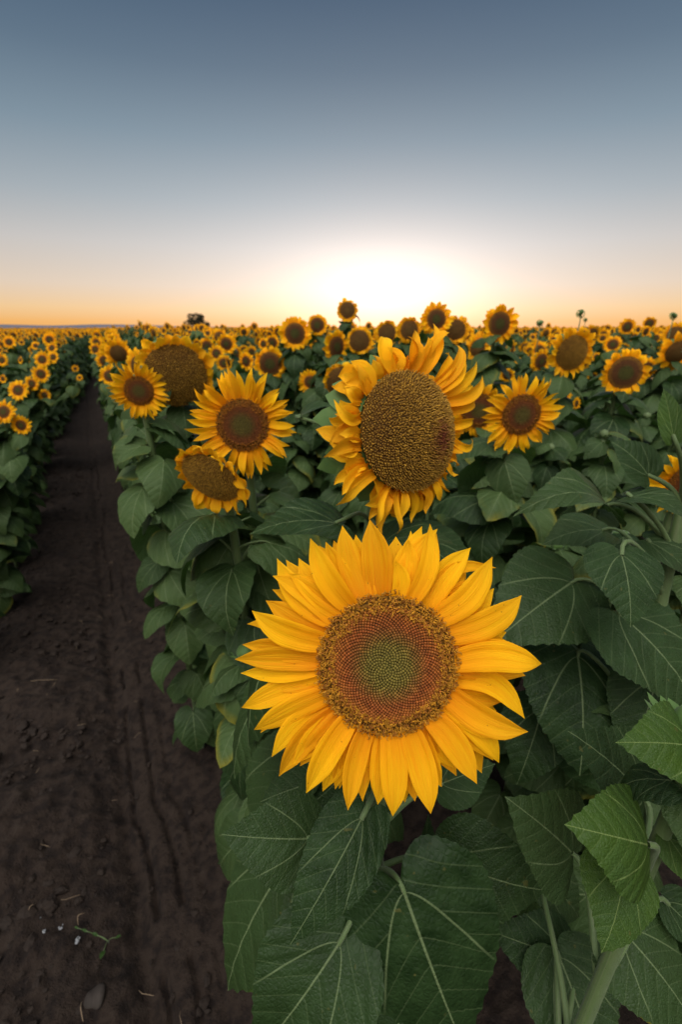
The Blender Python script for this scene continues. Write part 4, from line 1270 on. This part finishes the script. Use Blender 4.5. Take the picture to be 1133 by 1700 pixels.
def bud_top(root, O, tip, ax, r, seed, g):
    F = frame(ax, (0.2, .9, .1)); bm_ = MB()
    lump(bm_, tip + ax * r * .5, r, seed, .9, 7); bracts(bm_, tip + ax * r * .3, F, r, 18, .8, 5, seed, spread=.9)
    bm_.build('bud', M_BRACT, root, origin=O)
    for i in range(5):
        o = D.objects.new('leaf', LEAF_ME[int(g.integers(0, 9))]); COL.objects.link(o); o.parent = root
        o.location = tuple(tip - ax * (.02 + .02 * i) - O); o.rotation_euler = (g.uniform(0, .4), 0, i * 2.4 + g.uniform(0, 1)); sz = (.35 + .07 * i) * (1.0 if r < .025 else .5); o.scale = (sz, sz, sz)


# ---- the leafy plants at the right edge, leaning
def leafy_plant(label, base, top, leaves, n_generic, seed, r0=.012, r1=.010, lo=.15, hi=.9, bend=V(0, 0, 0), group=None):
    g = np.random.default_rng(seed)
    root = empty('sunflower_plant', base); O = base
    tag(root, label, 'sunflower plant', group)
    pts = bez(base, base + (top - base) * .33 + V(0, 0, .05) + bend, base + (top - base) * .7 + bend, top, 20)
    sm = MB(); tube(sm, pts, np.linspace(r0, r1, 20), k=12)
    # short bristly hairs
    n = 1500; t = g.uniform(.3, 1, n); i = (t * 19).astype(int).clip(0, 18); fr = (t * 19 - i)[:, None]
    p = pts[i] * (1 - fr) + pts[i + 1] * fr; ax = nrm(top - base); d = g.normal(0, 1, (n, 3)); d -= ax * (d @ ax)[:, None]; d /= np.linalg.norm(d, axis=1)[:, None]
    rr = (r0 + (r1 - r0) * t)[:, None]
    y = d + ax * g.uniform(-.2, .4, (n, 1)); x = np.cross(d, ax)
    inst(sm, np.array([[-.06, 0, 0], [.06, 0, 0], [0, 1, 0]]), None, [[0, 1, 2]], p + d * rr * .96, np.stack([x, y, ax + 0 * d], -1), g.uniform(.002, .0042, n))
    sm.build('stem', M_STEM, root, origin=O)
    bud_top(root, O, top, nrm(top - pts[-4]), .03, seed, g)
    for k, (b, t_, w, N_, yg, kw) in enumerate(leaves):
        P0 = at(*b); j = np.argmin(np.linalg.norm(pts - P0, axis=1)); j = max(0, j - 1)
        leaf_part(root, O, pts[j], P0, at(*t_), N_, seed=seed * 10 + k, wid=w, young=yg, **kw)
    if n_generic: place_leaves(root, O, pts, g, n_generic, lo=lo, hi=hi, skip=clear_front)
    PLANTS.append(base)
    return root, O, pts


b0 = at(905, 1700, .95); b0[2] = 0; b0 = V(.22, .22, 0)
leafy_plant('leafy sunflower plant with a thick hairy leaning stem at the lower right edge', b0, at(1165, 1225, .47), [
    ((1076, 1402, .47), (936, 1368, .44), .86, V(-.15, -.75, 1), True, dict(arch=.14, fold=-.10, wave=.02, cup=.1)),
    ((1036, 1440, .49), (1000, 1578, .46), 1.05, V(.05, -.9, .7), True, dict(arch=.08, fold=-.08)),
    ((1068, 1325, .62), (948, 1217, .60), .95, V(0, -.5, 1), False, dict(arch=.08, fold=.05)),
    ((1150, 1240, .45), (1026, 1232, .43), .85, V(-.1, -.7, 1), True, dict(arch=.16, fold=-.1)),
    ((950, 1415, .66), (838, 1322, .64), .95, V(-.2, -.6, 1), False, dict(arch=.10, fold=.05)),
    ((1112, 1392, .50), (1160, 1475, .48), 1.0, V(.2, -.8, .8), True, dict(arch=.08)),
    ((1035, 1545, .60), (1150, 1700, .58), .95, V(.1, -.6, 1), False, dict(arch=.1, fold=-.12)),
    ((935, 1588, .74), (815, 1545, .76), .9, V(-.1, -.6, 1), False, dict(arch=.1)),
    ((930, 1590, .72), (1000, 1790, .66), 1.1, V(0, -.5, 1), False, dict(arch=.06, wave=.04)),
    ((905, 1455, .80), (965, 1525, .80), .9, V(.1, -.5, 1), False, dict(arch=.08)),
    ((1110, 1500, .62), (1160, 1560, .62), .9, V(.1, -.5, 1), False, dict(arch=.08)),
], 10, 5, r0=.0105, r1=.0085, lo=.1, hi=.5)
b1 = V(.62, .52, 0)
leafy_plant('leafy sunflower plant leaning out of the right edge above a heart shaped leaf', b1, at(1195, 600, .74), [
    ((1033, 922, .72), (1048, 1038, .68), 1.12, V(.05, -.95, .5), False, dict(arch=.06, fold=-.04, wave=.02)),
    ((948, 968, .90), (815, 1070, .86), .95, V(-.05, -.6, 1), False, dict(arch=.08, fold=.08)),
    ((1008, 838, .82), (858, 852, .80), .60, V(-.1, -.35, 1), False, dict(arch=.22, fold=.15, wave=.05)),
    ((1076, 788, .78), (1012, 735, .80), 1.0, V(-.2, -.4, .8), False, dict(arch=.10, fold=.2, wave=.05)),
    ((1050, 825, .76), (1150, 870, .72), .75, V(.1, -.3, 1), False, dict(arch=.16, fold=.15)),
    ((960, 1090, .92), (965, 1290, .86), 1.0, V(0, -.6, 1), False, dict(arch=.08, fold=-.05)),
    ((1030, 1020, .80), (1160, 1175, .76), 1.0, V(.15, -.6, 1), False, dict(arch=.08, fold=-.05)),
    ((1118, 722, .72), (1102, 646, .74), .42, V(-.4, -.7, .2), True, dict(arch=.08, fold=.3)),
    ((900, 1180, .98), (860, 1300, .95), .9, V(-.1, -.5, 1), False, dict(arch=.1)),
    ((1080, 900, .80), (1150, 960, .78), .9, V(.1, -.5, 1), False, dict(arch=.1)),
    ((1000, 880, .95), (900, 905, .95), .8, V(-.1, -.3, 1), False, dict(arch=.12)),
    ((1090, 1130, .85), (1040, 1260, .85), .9, V(-.1, -.5, 1), False, dict(arch=.1)),
    ((880, 1060, 1.0), (790, 1110, 1.0), .9, V(-.1, -.5, 1), False, dict(arch=.1)),
], 14, 6, r0=.012, r1=.010, lo=.15, hi=.62, bend=V(-.05, 0, 0))

# ------------------------------------------------------------------ the field
ROWS = [(.27 + .80 * k if k >= 0 else -.05 + .80 * k) for k in range(-60, 90)]


def in_view(P, margin=120):
    u, v, f = proj(P + V(0, 0, 1.3)); return (f > .3) & (u > -margin * (1 + 2 / np.maximum(f, .3))) & (u < 1133 + margin * (1 + 2 / np.maximum(f, .3)))


def bunch(plist, l): return l


g = np.random.default_rng(21)
cand = []
for k, l in enumerate(ROWS):
    s0 = -2.0
    s = np.arange(s0, 95, .235); s = s + g.uniform(-.07, .07, len(s))
    if abs(l) > 6: s = s[(s > 2)]
    P = np.stack([ROW_N * (l + g.normal(0, .03) + .70 * (1 - math.cos(x / 11))) + ROW_D * x for x in s]) if len(s) else np.zeros((0, 3))
    keep = in_view(P)
    d = np.hypot(P[:, 0], P[:, 1]); keep &= d < 95
    for p, kk in zip(P, keep):
        if kk: cand.append((float(math.hypot(p[0], p[1])), k - 60, p))
cand.sort(key=lambda c: c[0])
TAK = np.array(PLANTS)


def lo_plant(seed, head='open', H=1.5, lowleaf=LEAF_LO, petn=24, hseg=3):
    """one whole plant as separate MBs: stem, foliage, head disc, petals, bracts; head at height H facing -Y"""
    g = np.random.default_rng(seed)
    el = R(g.uniform(-30, 18) if head == 'old' else g.uniform(-14, 22)); dz_ = R(g.uniform(-25, 25)); Nh = V(math.sin(dz_) * math.cos(el), -math.cos(dz_) * math.cos(el), math.sin(el)); F = frame(Nh)
    Rd = g.uniform(.038, .066) * (.8 if head == 'open' else 1.15); C = V(0, -.10, H)
    st = MB(); pts = stem_to_head(st, V(0, 0, 0), C, Nh, Rd, .012, .009, k=6, n=9)
    fo = MB()
    for (f, a, sz, k, tilt) in leaf_layout(None, None, None, g, 30, big=.82, hi=.99 if head == 'none' else .86):
        i = f * (len(pts) - 1); j = int(i); p = pts[j] + (pts[min(j + 1, len(pts) - 1)] - pts[j]) * (i - j)
        M = Matrix.Rotation(a, 3, 'Z') @ Matrix.Rotation(g.uniform(-.45, .45), 3, 'Y') @ Matrix.Rotation(tilt, 3, 'X')
        lf = lowleaf[k]; r0 = [x.copy() for x in lf.rnd]
        lf2 = lf; fo.merge(lf2, np.array(M), p, sz)
        fo.rnd[-1] = np.full_like(fo.rnd[-1], g.random())
    if head == 'none':
        tip = pts[-1]; bm_ = MB(); lump(bm_, tip + V(0, 0, .012), .022, seed, .8, 5); bracts(bm_, tip + V(0, 0, .01), np.eye(3), .022, 12, .9, 3, seed, spread=.9)
        fo.merge(bm_)
    parts = dict(stem=st, foliage=fo)
    if head != 'none':
        d, p, b = head_parts(Rd, Rd * g.uniform(.75, 1.0), petn, .15 if head == 'open' else .3, head == 'old', seed, C, F, seg=hseg + 2, cr=2, ragged=.12 if head == 'open' else .25, w=Rd * .55)
        parts.update(disc=d, petals=p, bracts=b)
    return parts


def plant_prototype(seed, head, H):
    p = lo_plant(seed, head, H)
    root = empty('sunflower' if head != 'none' else 'sunflower_plant', (0, 0, -50))
    p['stem'].build('stem', M_STEM, root)
    p['foliage'].build('foliage', [M_LEAF, M_STEM], root)
    if head != 'none':
        h = p['disc'].build('flower_head', M_DISC, root)
        p['petals'].build('petals', M_PETAL if head == 'open' else M_PETAL_OLD, h)
        p['bracts'].build('bracts', M_BRACT, h)
    return root


def copy_tree(o, parent=None):
    c = o.copy(); COL.objects.link(c); c.parent = parent
    for ch in list(o.children): copy_tree(ch, c)
    return c


def whole_mesh(seed, head, H, xlo=True):
    p = lo_plant(seed, head, H, LEAF_XLO if xlo else LEAF_LO, 18 if xlo else 24, 2 if xlo else 3)
    mb = MB(); mb.merge(p['stem'], mshift=1); mb.merge(p['foliage'], mshift=0)
    if head != 'none':
        mb.merge(p['disc'], mshift=2); mb.merge(p['petals'], mshift=3); mb.merge(p['bracts'], mshift=4)
    return mb.mesh('sunflower', [M_LEAF, M_STEM] if head == 'none' else [M_LEAF, M_STEM, M_DISC, M_PETAL if head == 'open' else M_PETAL_OLD, M_BRACT])


protos = {'open': [plant_prototype(300 + i, 'open', 1.42 + .04 * (i % 4)) for i in range(8)],
          'old': [plant_prototype(320 + i, 'old', 1.44 + .05 * i) for i in range(4)],
          'none': [plant_prototype(340 + i, 'none', 1.30) for i in range(4)]}
far_me = {'open': [whole_mesh(400 + i, 'open', 1.50, False) for i in range(4)], 'old': [whole_mesh(420 + i, 'old', 1.50, False) for i in range(2)]}
used = set()
BUD = 300 - len(PLANTS)
count = 0; far_pts = []
ROWNAME = {}


def where(k):
    if k == 0: return 'the row right of the furrow'
    if k == -1: return 'the row left of the furrow'
    if k < -1: return 'the rows farther left'
    if k == 1: return 'the second row right of the furrow'
    return 'the rows farther right'


for d, k, p in cand:
    if len(TAK) and np.min(np.hypot(TAK[:, 0] - p[0], TAK[:, 1] - p[1])) < (.16 if d < 4 else .22): continue
    if d < .42: continue
    u, v, f = proj(p + V(0, 0, 1.45)); u = u[0]
    near_none = d < (3.6 if k >= 0 else 4.6)
    if k == 0 and d > 2.2: near_none = g.random() < .5 and d < 4
    kind = 'none' if near_none else ('none' if g.random() < .25 else ('old' if g.random() < .25 else 'open'))
    sc = g.uniform(.93, 1.06) if k <= 0 or d < 5 else float(np.clip(g.normal(1.0, .075), .85, 1.2))
    if k < 0: sc *= np.interp(d, [0, 6, 16], [.70, .80, .98])
    if k == -1 and float(np.dot(p, ROW_D)) < 1.9: continue
    if k == 0 and d < 1.2: sc *= .80
    if 0 < k and d < 3: sc *= .93
    az = -g.normal(.08, .42)
    if d < 1.8:
        # nearest plants: every leaf an object of its own
        gg = np.random.default_rng(int(d * 1000)); Hh = 1.28 * sc
        base = p.copy(); root = empty('sunflower_plant', base)
        nth = 'close leafy sunflower plant without an open flower, in ' + where(k)
        tag(root, nth, 'sunflower plant', 'leafy plants near the camera')
        pts = bez(base, base + V(0, 0, Hh * .4), base + V(.02, 0, Hh * .7), base + V(gg.uniform(-.04, .04), gg.uniform(-.04, .04), Hh), 16)
        sm = MB(); tube(sm, pts, np.linspace(.012, .006, 16), k=10); sm.build('stem', M_STEM, root, origin=base)
        bud_top(root, base, pts[-1], V(0, 0, 1), .018, count, gg)
        place_leaves(root, base, pts, gg, 20, skip=clear_front, hi=.99)
        count += 1; continue
    if count < BUD - 150 or (count < BUD and d < 6):
        pr = protos[kind][int(g.integers(len(protos[kind])))]
        if id(pr) not in used: used.add(id(pr)); c = pr
        else: c = copy_tree(pr)
    elif count < BUD:
        kd = 'open' if kind == 'none' else kind
        kind = kd
        c = D.objects.new('sunflower', far_me[kd][int(g.integers(len(far_me[kd])))]); COL.objects.link(c)
    else:
        far_pts.append((p, az, sc)); continue
    c.location = tuple(p); c.rotation_euler = (0, 0, az); xs = sc * float(np.interp(d, [2, 7, 12], [.84, 1.0, 1.2]) if k in (-1, 0) else 1.0); c.scale = (xs, xs, sc * g.uniform(.95, 1.05))
    if kind == 'none':
        tag(c, 'leafy sunflower plant with no open flower in ' + where(k), 'sunflower plant', 'leafy plants in ' + where(k).replace('the ', '', 1))
    else:
        tag(c, ('old brown disced' if kind == 'old' else 'small yellow') + ' sunflower facing the camera in ' + where(k), 'sunflower', ('old' if kind == 'old' else 'yellow') + ' sunflowers in ' + where(k).replace('the ', '', 1))
    count += 1

for lst in protos.values():
    for pr in lst:
        if id(pr) not in used:
            for ch in list(pr.children_recursive): D.objects.remove(ch)
            D.objects.remove(pr)

# buds standing on thin stalks against the sky at the right
M_BUDC = M_BRACT
for (u, v, d, lab) in [(966, 520, 14, 'dark round sunflower bud on a thin stalk against the sky, the larger one'), (973, 531, 7, 'tiny dark bud just below the round bud on the horizon'), (1120, 524, 12, 'dark round bud against the sky at the right edge'),
                       (898, 536, 12, 'pointed green bud left of the oval disced sunflower')]:
    rl = .06; z = rl * FPX / d; C = at(u, v, z); base = V(C[0], C[1] + .05, 0)
    root = empty('sunflower_bud', base); tag(root, lab, 'bud', 'sunflower buds on the horizon')
    F = frame(V(0, -.9, .4)); bb = MB()
    lump(bb, C, rl * .4, int(u), .9, 7)
    bracts(bb, C, F, rl * .36, 16, .7, 3, int(u))
    sm = MB(); tube(sm, bez(base, base + V(0, 0, .8), C - V(0, 0, .3), C, 10), np.linspace(.008, .004, 10), k=6)
    bb.build('bud', M_BRACT, root, origin=base); sm.build('stem', M_STEM, root, origin=base)

# the rest of the field, past three hundred plants: one mass
g = np.random.default_rng(31)
step_rows = np.arange(-160, 260) * .83 + .27
more = []
for l in step_rows:
    for (s0, s1_, ds) in ((-40, 260, .0),):
        s = np.arange(0, 260, .42) + g.uniform(-.1, .1)
        P = ROW_N * l + ROW_N * (.70 * (1 - np.cos(s / 11)))[:, None] + ROW_D * s[:, None]
        d = np.hypot(P[:, 0], P[:, 1]); m_ = (d > 95) & (d < 230) & in_view(P, 30)
        m_ &= g.random(len(P)) < np.interp(d, [95, 230], [.8, .45])
        more.append(P[m_])
more = np.concatenate(more)
P_far = np.concatenate([np.array([x[0] for x in far_pts]), more])
az_far = np.concatenate([np.array([x[1] for x in far_pts]), -g.normal(.08, .45, len(more))])
sc_far = np.concatenate([np.array([x[2] for x in far_pts]), np.clip(g.normal(1.0, .07, len(more)), .85, 1.2)])
var = g.integers(0, 5, len(P_far))
print('individual plants', count + len(PLANTS), 'mass plants', len(P_far))


def build_mass(idx, seed, head):
    """plants standing in the same mass share one template; all of it lands in one mesh"""


VAR_ME = [whole_mesh(500 + i, 'old' if i == 3 else ('none' if i == 4 else 'open'), 1.50 - .05 * (i % 3)) for i in range(5)]
src = []
me = D.meshes.new('distant_sunflower_field')
me.vertices.add(len(P_far)); me.vertices.foreach_set('co', P_far.astype(np.float32).ravel())
for nm, arr, ty in (('az', az_far, 'FLOAT'), ('sc', sc_far, 'FLOAT'), ('var', var, 'INT')):
    a = me.attributes.new(nm, ty, 'POINT'); a.data.foreach_set('value', arr.astype(np.float32 if ty == 'FLOAT' else np.int32))
fo = D.objects.new('distant_sunflower_field', me); COL.objects.link(fo)
tag(fo, 'mass of distant sunflowers filling the field up to the horizon', None, None, 'stuff')
# nearest of the mass, one real plant for each template, stand as the sources
order = np.argsort(np.hypot(P_far[:, 0], P_far[:, 1]))
ng = D.node_groups.new('scatter_field', 'GeometryNodeTree')
ng.interface.new_socket('Geometry', in_out='INPUT', socket_type='NodeSocketGeometry')
ng.interface.new_socket('Geometry', in_out='OUTPUT', socket_type='NodeSocketGeometry')
GN = ng.nodes; GL = ng.links
gi = GN.new('NodeGroupInput'); go = GN.new('NodeGroupOutput'); jn = GN.new('GeometryNodeJoinGeometry')


def nattr(nm, ty):
    n = GN.new('GeometryNodeInputNamedAttribute'); n.data_type = ty; n.inputs['Name'].default_value = nm; return n.outputs[0]


rx = GN.new('ShaderNodeCombineXYZ'); GL.new(nattr('az', 'FLOAT'), rx.inputs[2])
m2p = GN.new('GeometryNodeMeshToPoints'); GL.new(gi.outputs[0], m2p.inputs[0])
for i in range(5):
    s_o = D.objects.new('sunflower', VAR_ME[i]); COL.objects.link(s_o)
    j = order[i]; s_o.location = tuple(P_far[j]); s_o.rotation_euler = (0, 0, az_far[j])
    tag(s_o, 'distant leafy sunflower plant at the near edge of the far field' if i == 4 else ('distant brown disced sunflower at the near edge of the far field' if i == 3 else 'distant yellow sunflower at the near edge of the far field'), 'sunflower', 'sunflowers at the edge of the far field')
    oi = GN.new('GeometryNodeObjectInfo'); oi.inputs[0].default_value = s_o; oi.transform_space = 'ORIGINAL'
    cmp = GN.new('FunctionNodeCompare'); cmp.data_type = 'INT'; cmp.operation = 'EQUAL'
    GL.new(nattr('var', 'INT'), cmp.inputs[2]); cmp.inputs[3].default_value = i
    ip = GN.new('GeometryNodeInstanceOnPoints')
    GL.new(m2p.outputs[0], ip.inputs['Points']); GL.new(cmp.outputs[0], ip.inputs['Selection']); GL.new(oi.outputs['Geometry'], ip.inputs['Instance'])
    GL.new(rx.outputs[0], ip.inputs['Rotation']); GL.new(nattr('sc', 'FLOAT'), ip.inputs['Scale'])
    GL.new(ip.outputs[0], jn.inputs[0])
GL.new(jn.outputs[0], go.inputs[0])
md = fo.modifiers.new('scatter', 'NODES'); md.node_group = ng

# crop canopy continuing past the last modelled plants to the horizon
def build_far_canopy():
    r = np.random.default_rng(8)
    az = np.linspace(R(-50), R(50), 500); rad = [200, 260, 330, 420, 540, 700, 900, 1200, 1600, 2000]
    P = []
    for q in rad:
        P.append(np.stack([np.sin(az) * q, np.cos(az) * q, 1.38 + r.uniform(0, .22, len(az))], 1))
    mb = MB(); mb.add(np.stack(P).reshape(-1, 3), grid_q(len(rad), len(az)))
    m, nt, out = mat('far_crop'); B = NB(nt); tc = B.N.new('ShaderNodeTexCoord')
    n = B.noise(tc.outputs['Object'], 1.6, 2)
    c = B.mix(B.maprange(n, .45, .6), (.05, .08, .02, 1), (.45, .24, .02, 1))
    B.L.new(B.principled(c, .8), out.inputs[0])
    tag(mb.build('distant_crop', m), 'last strip of sunflower crop merging at the horizon', None, None, 'stuff')


build_far_canopy()
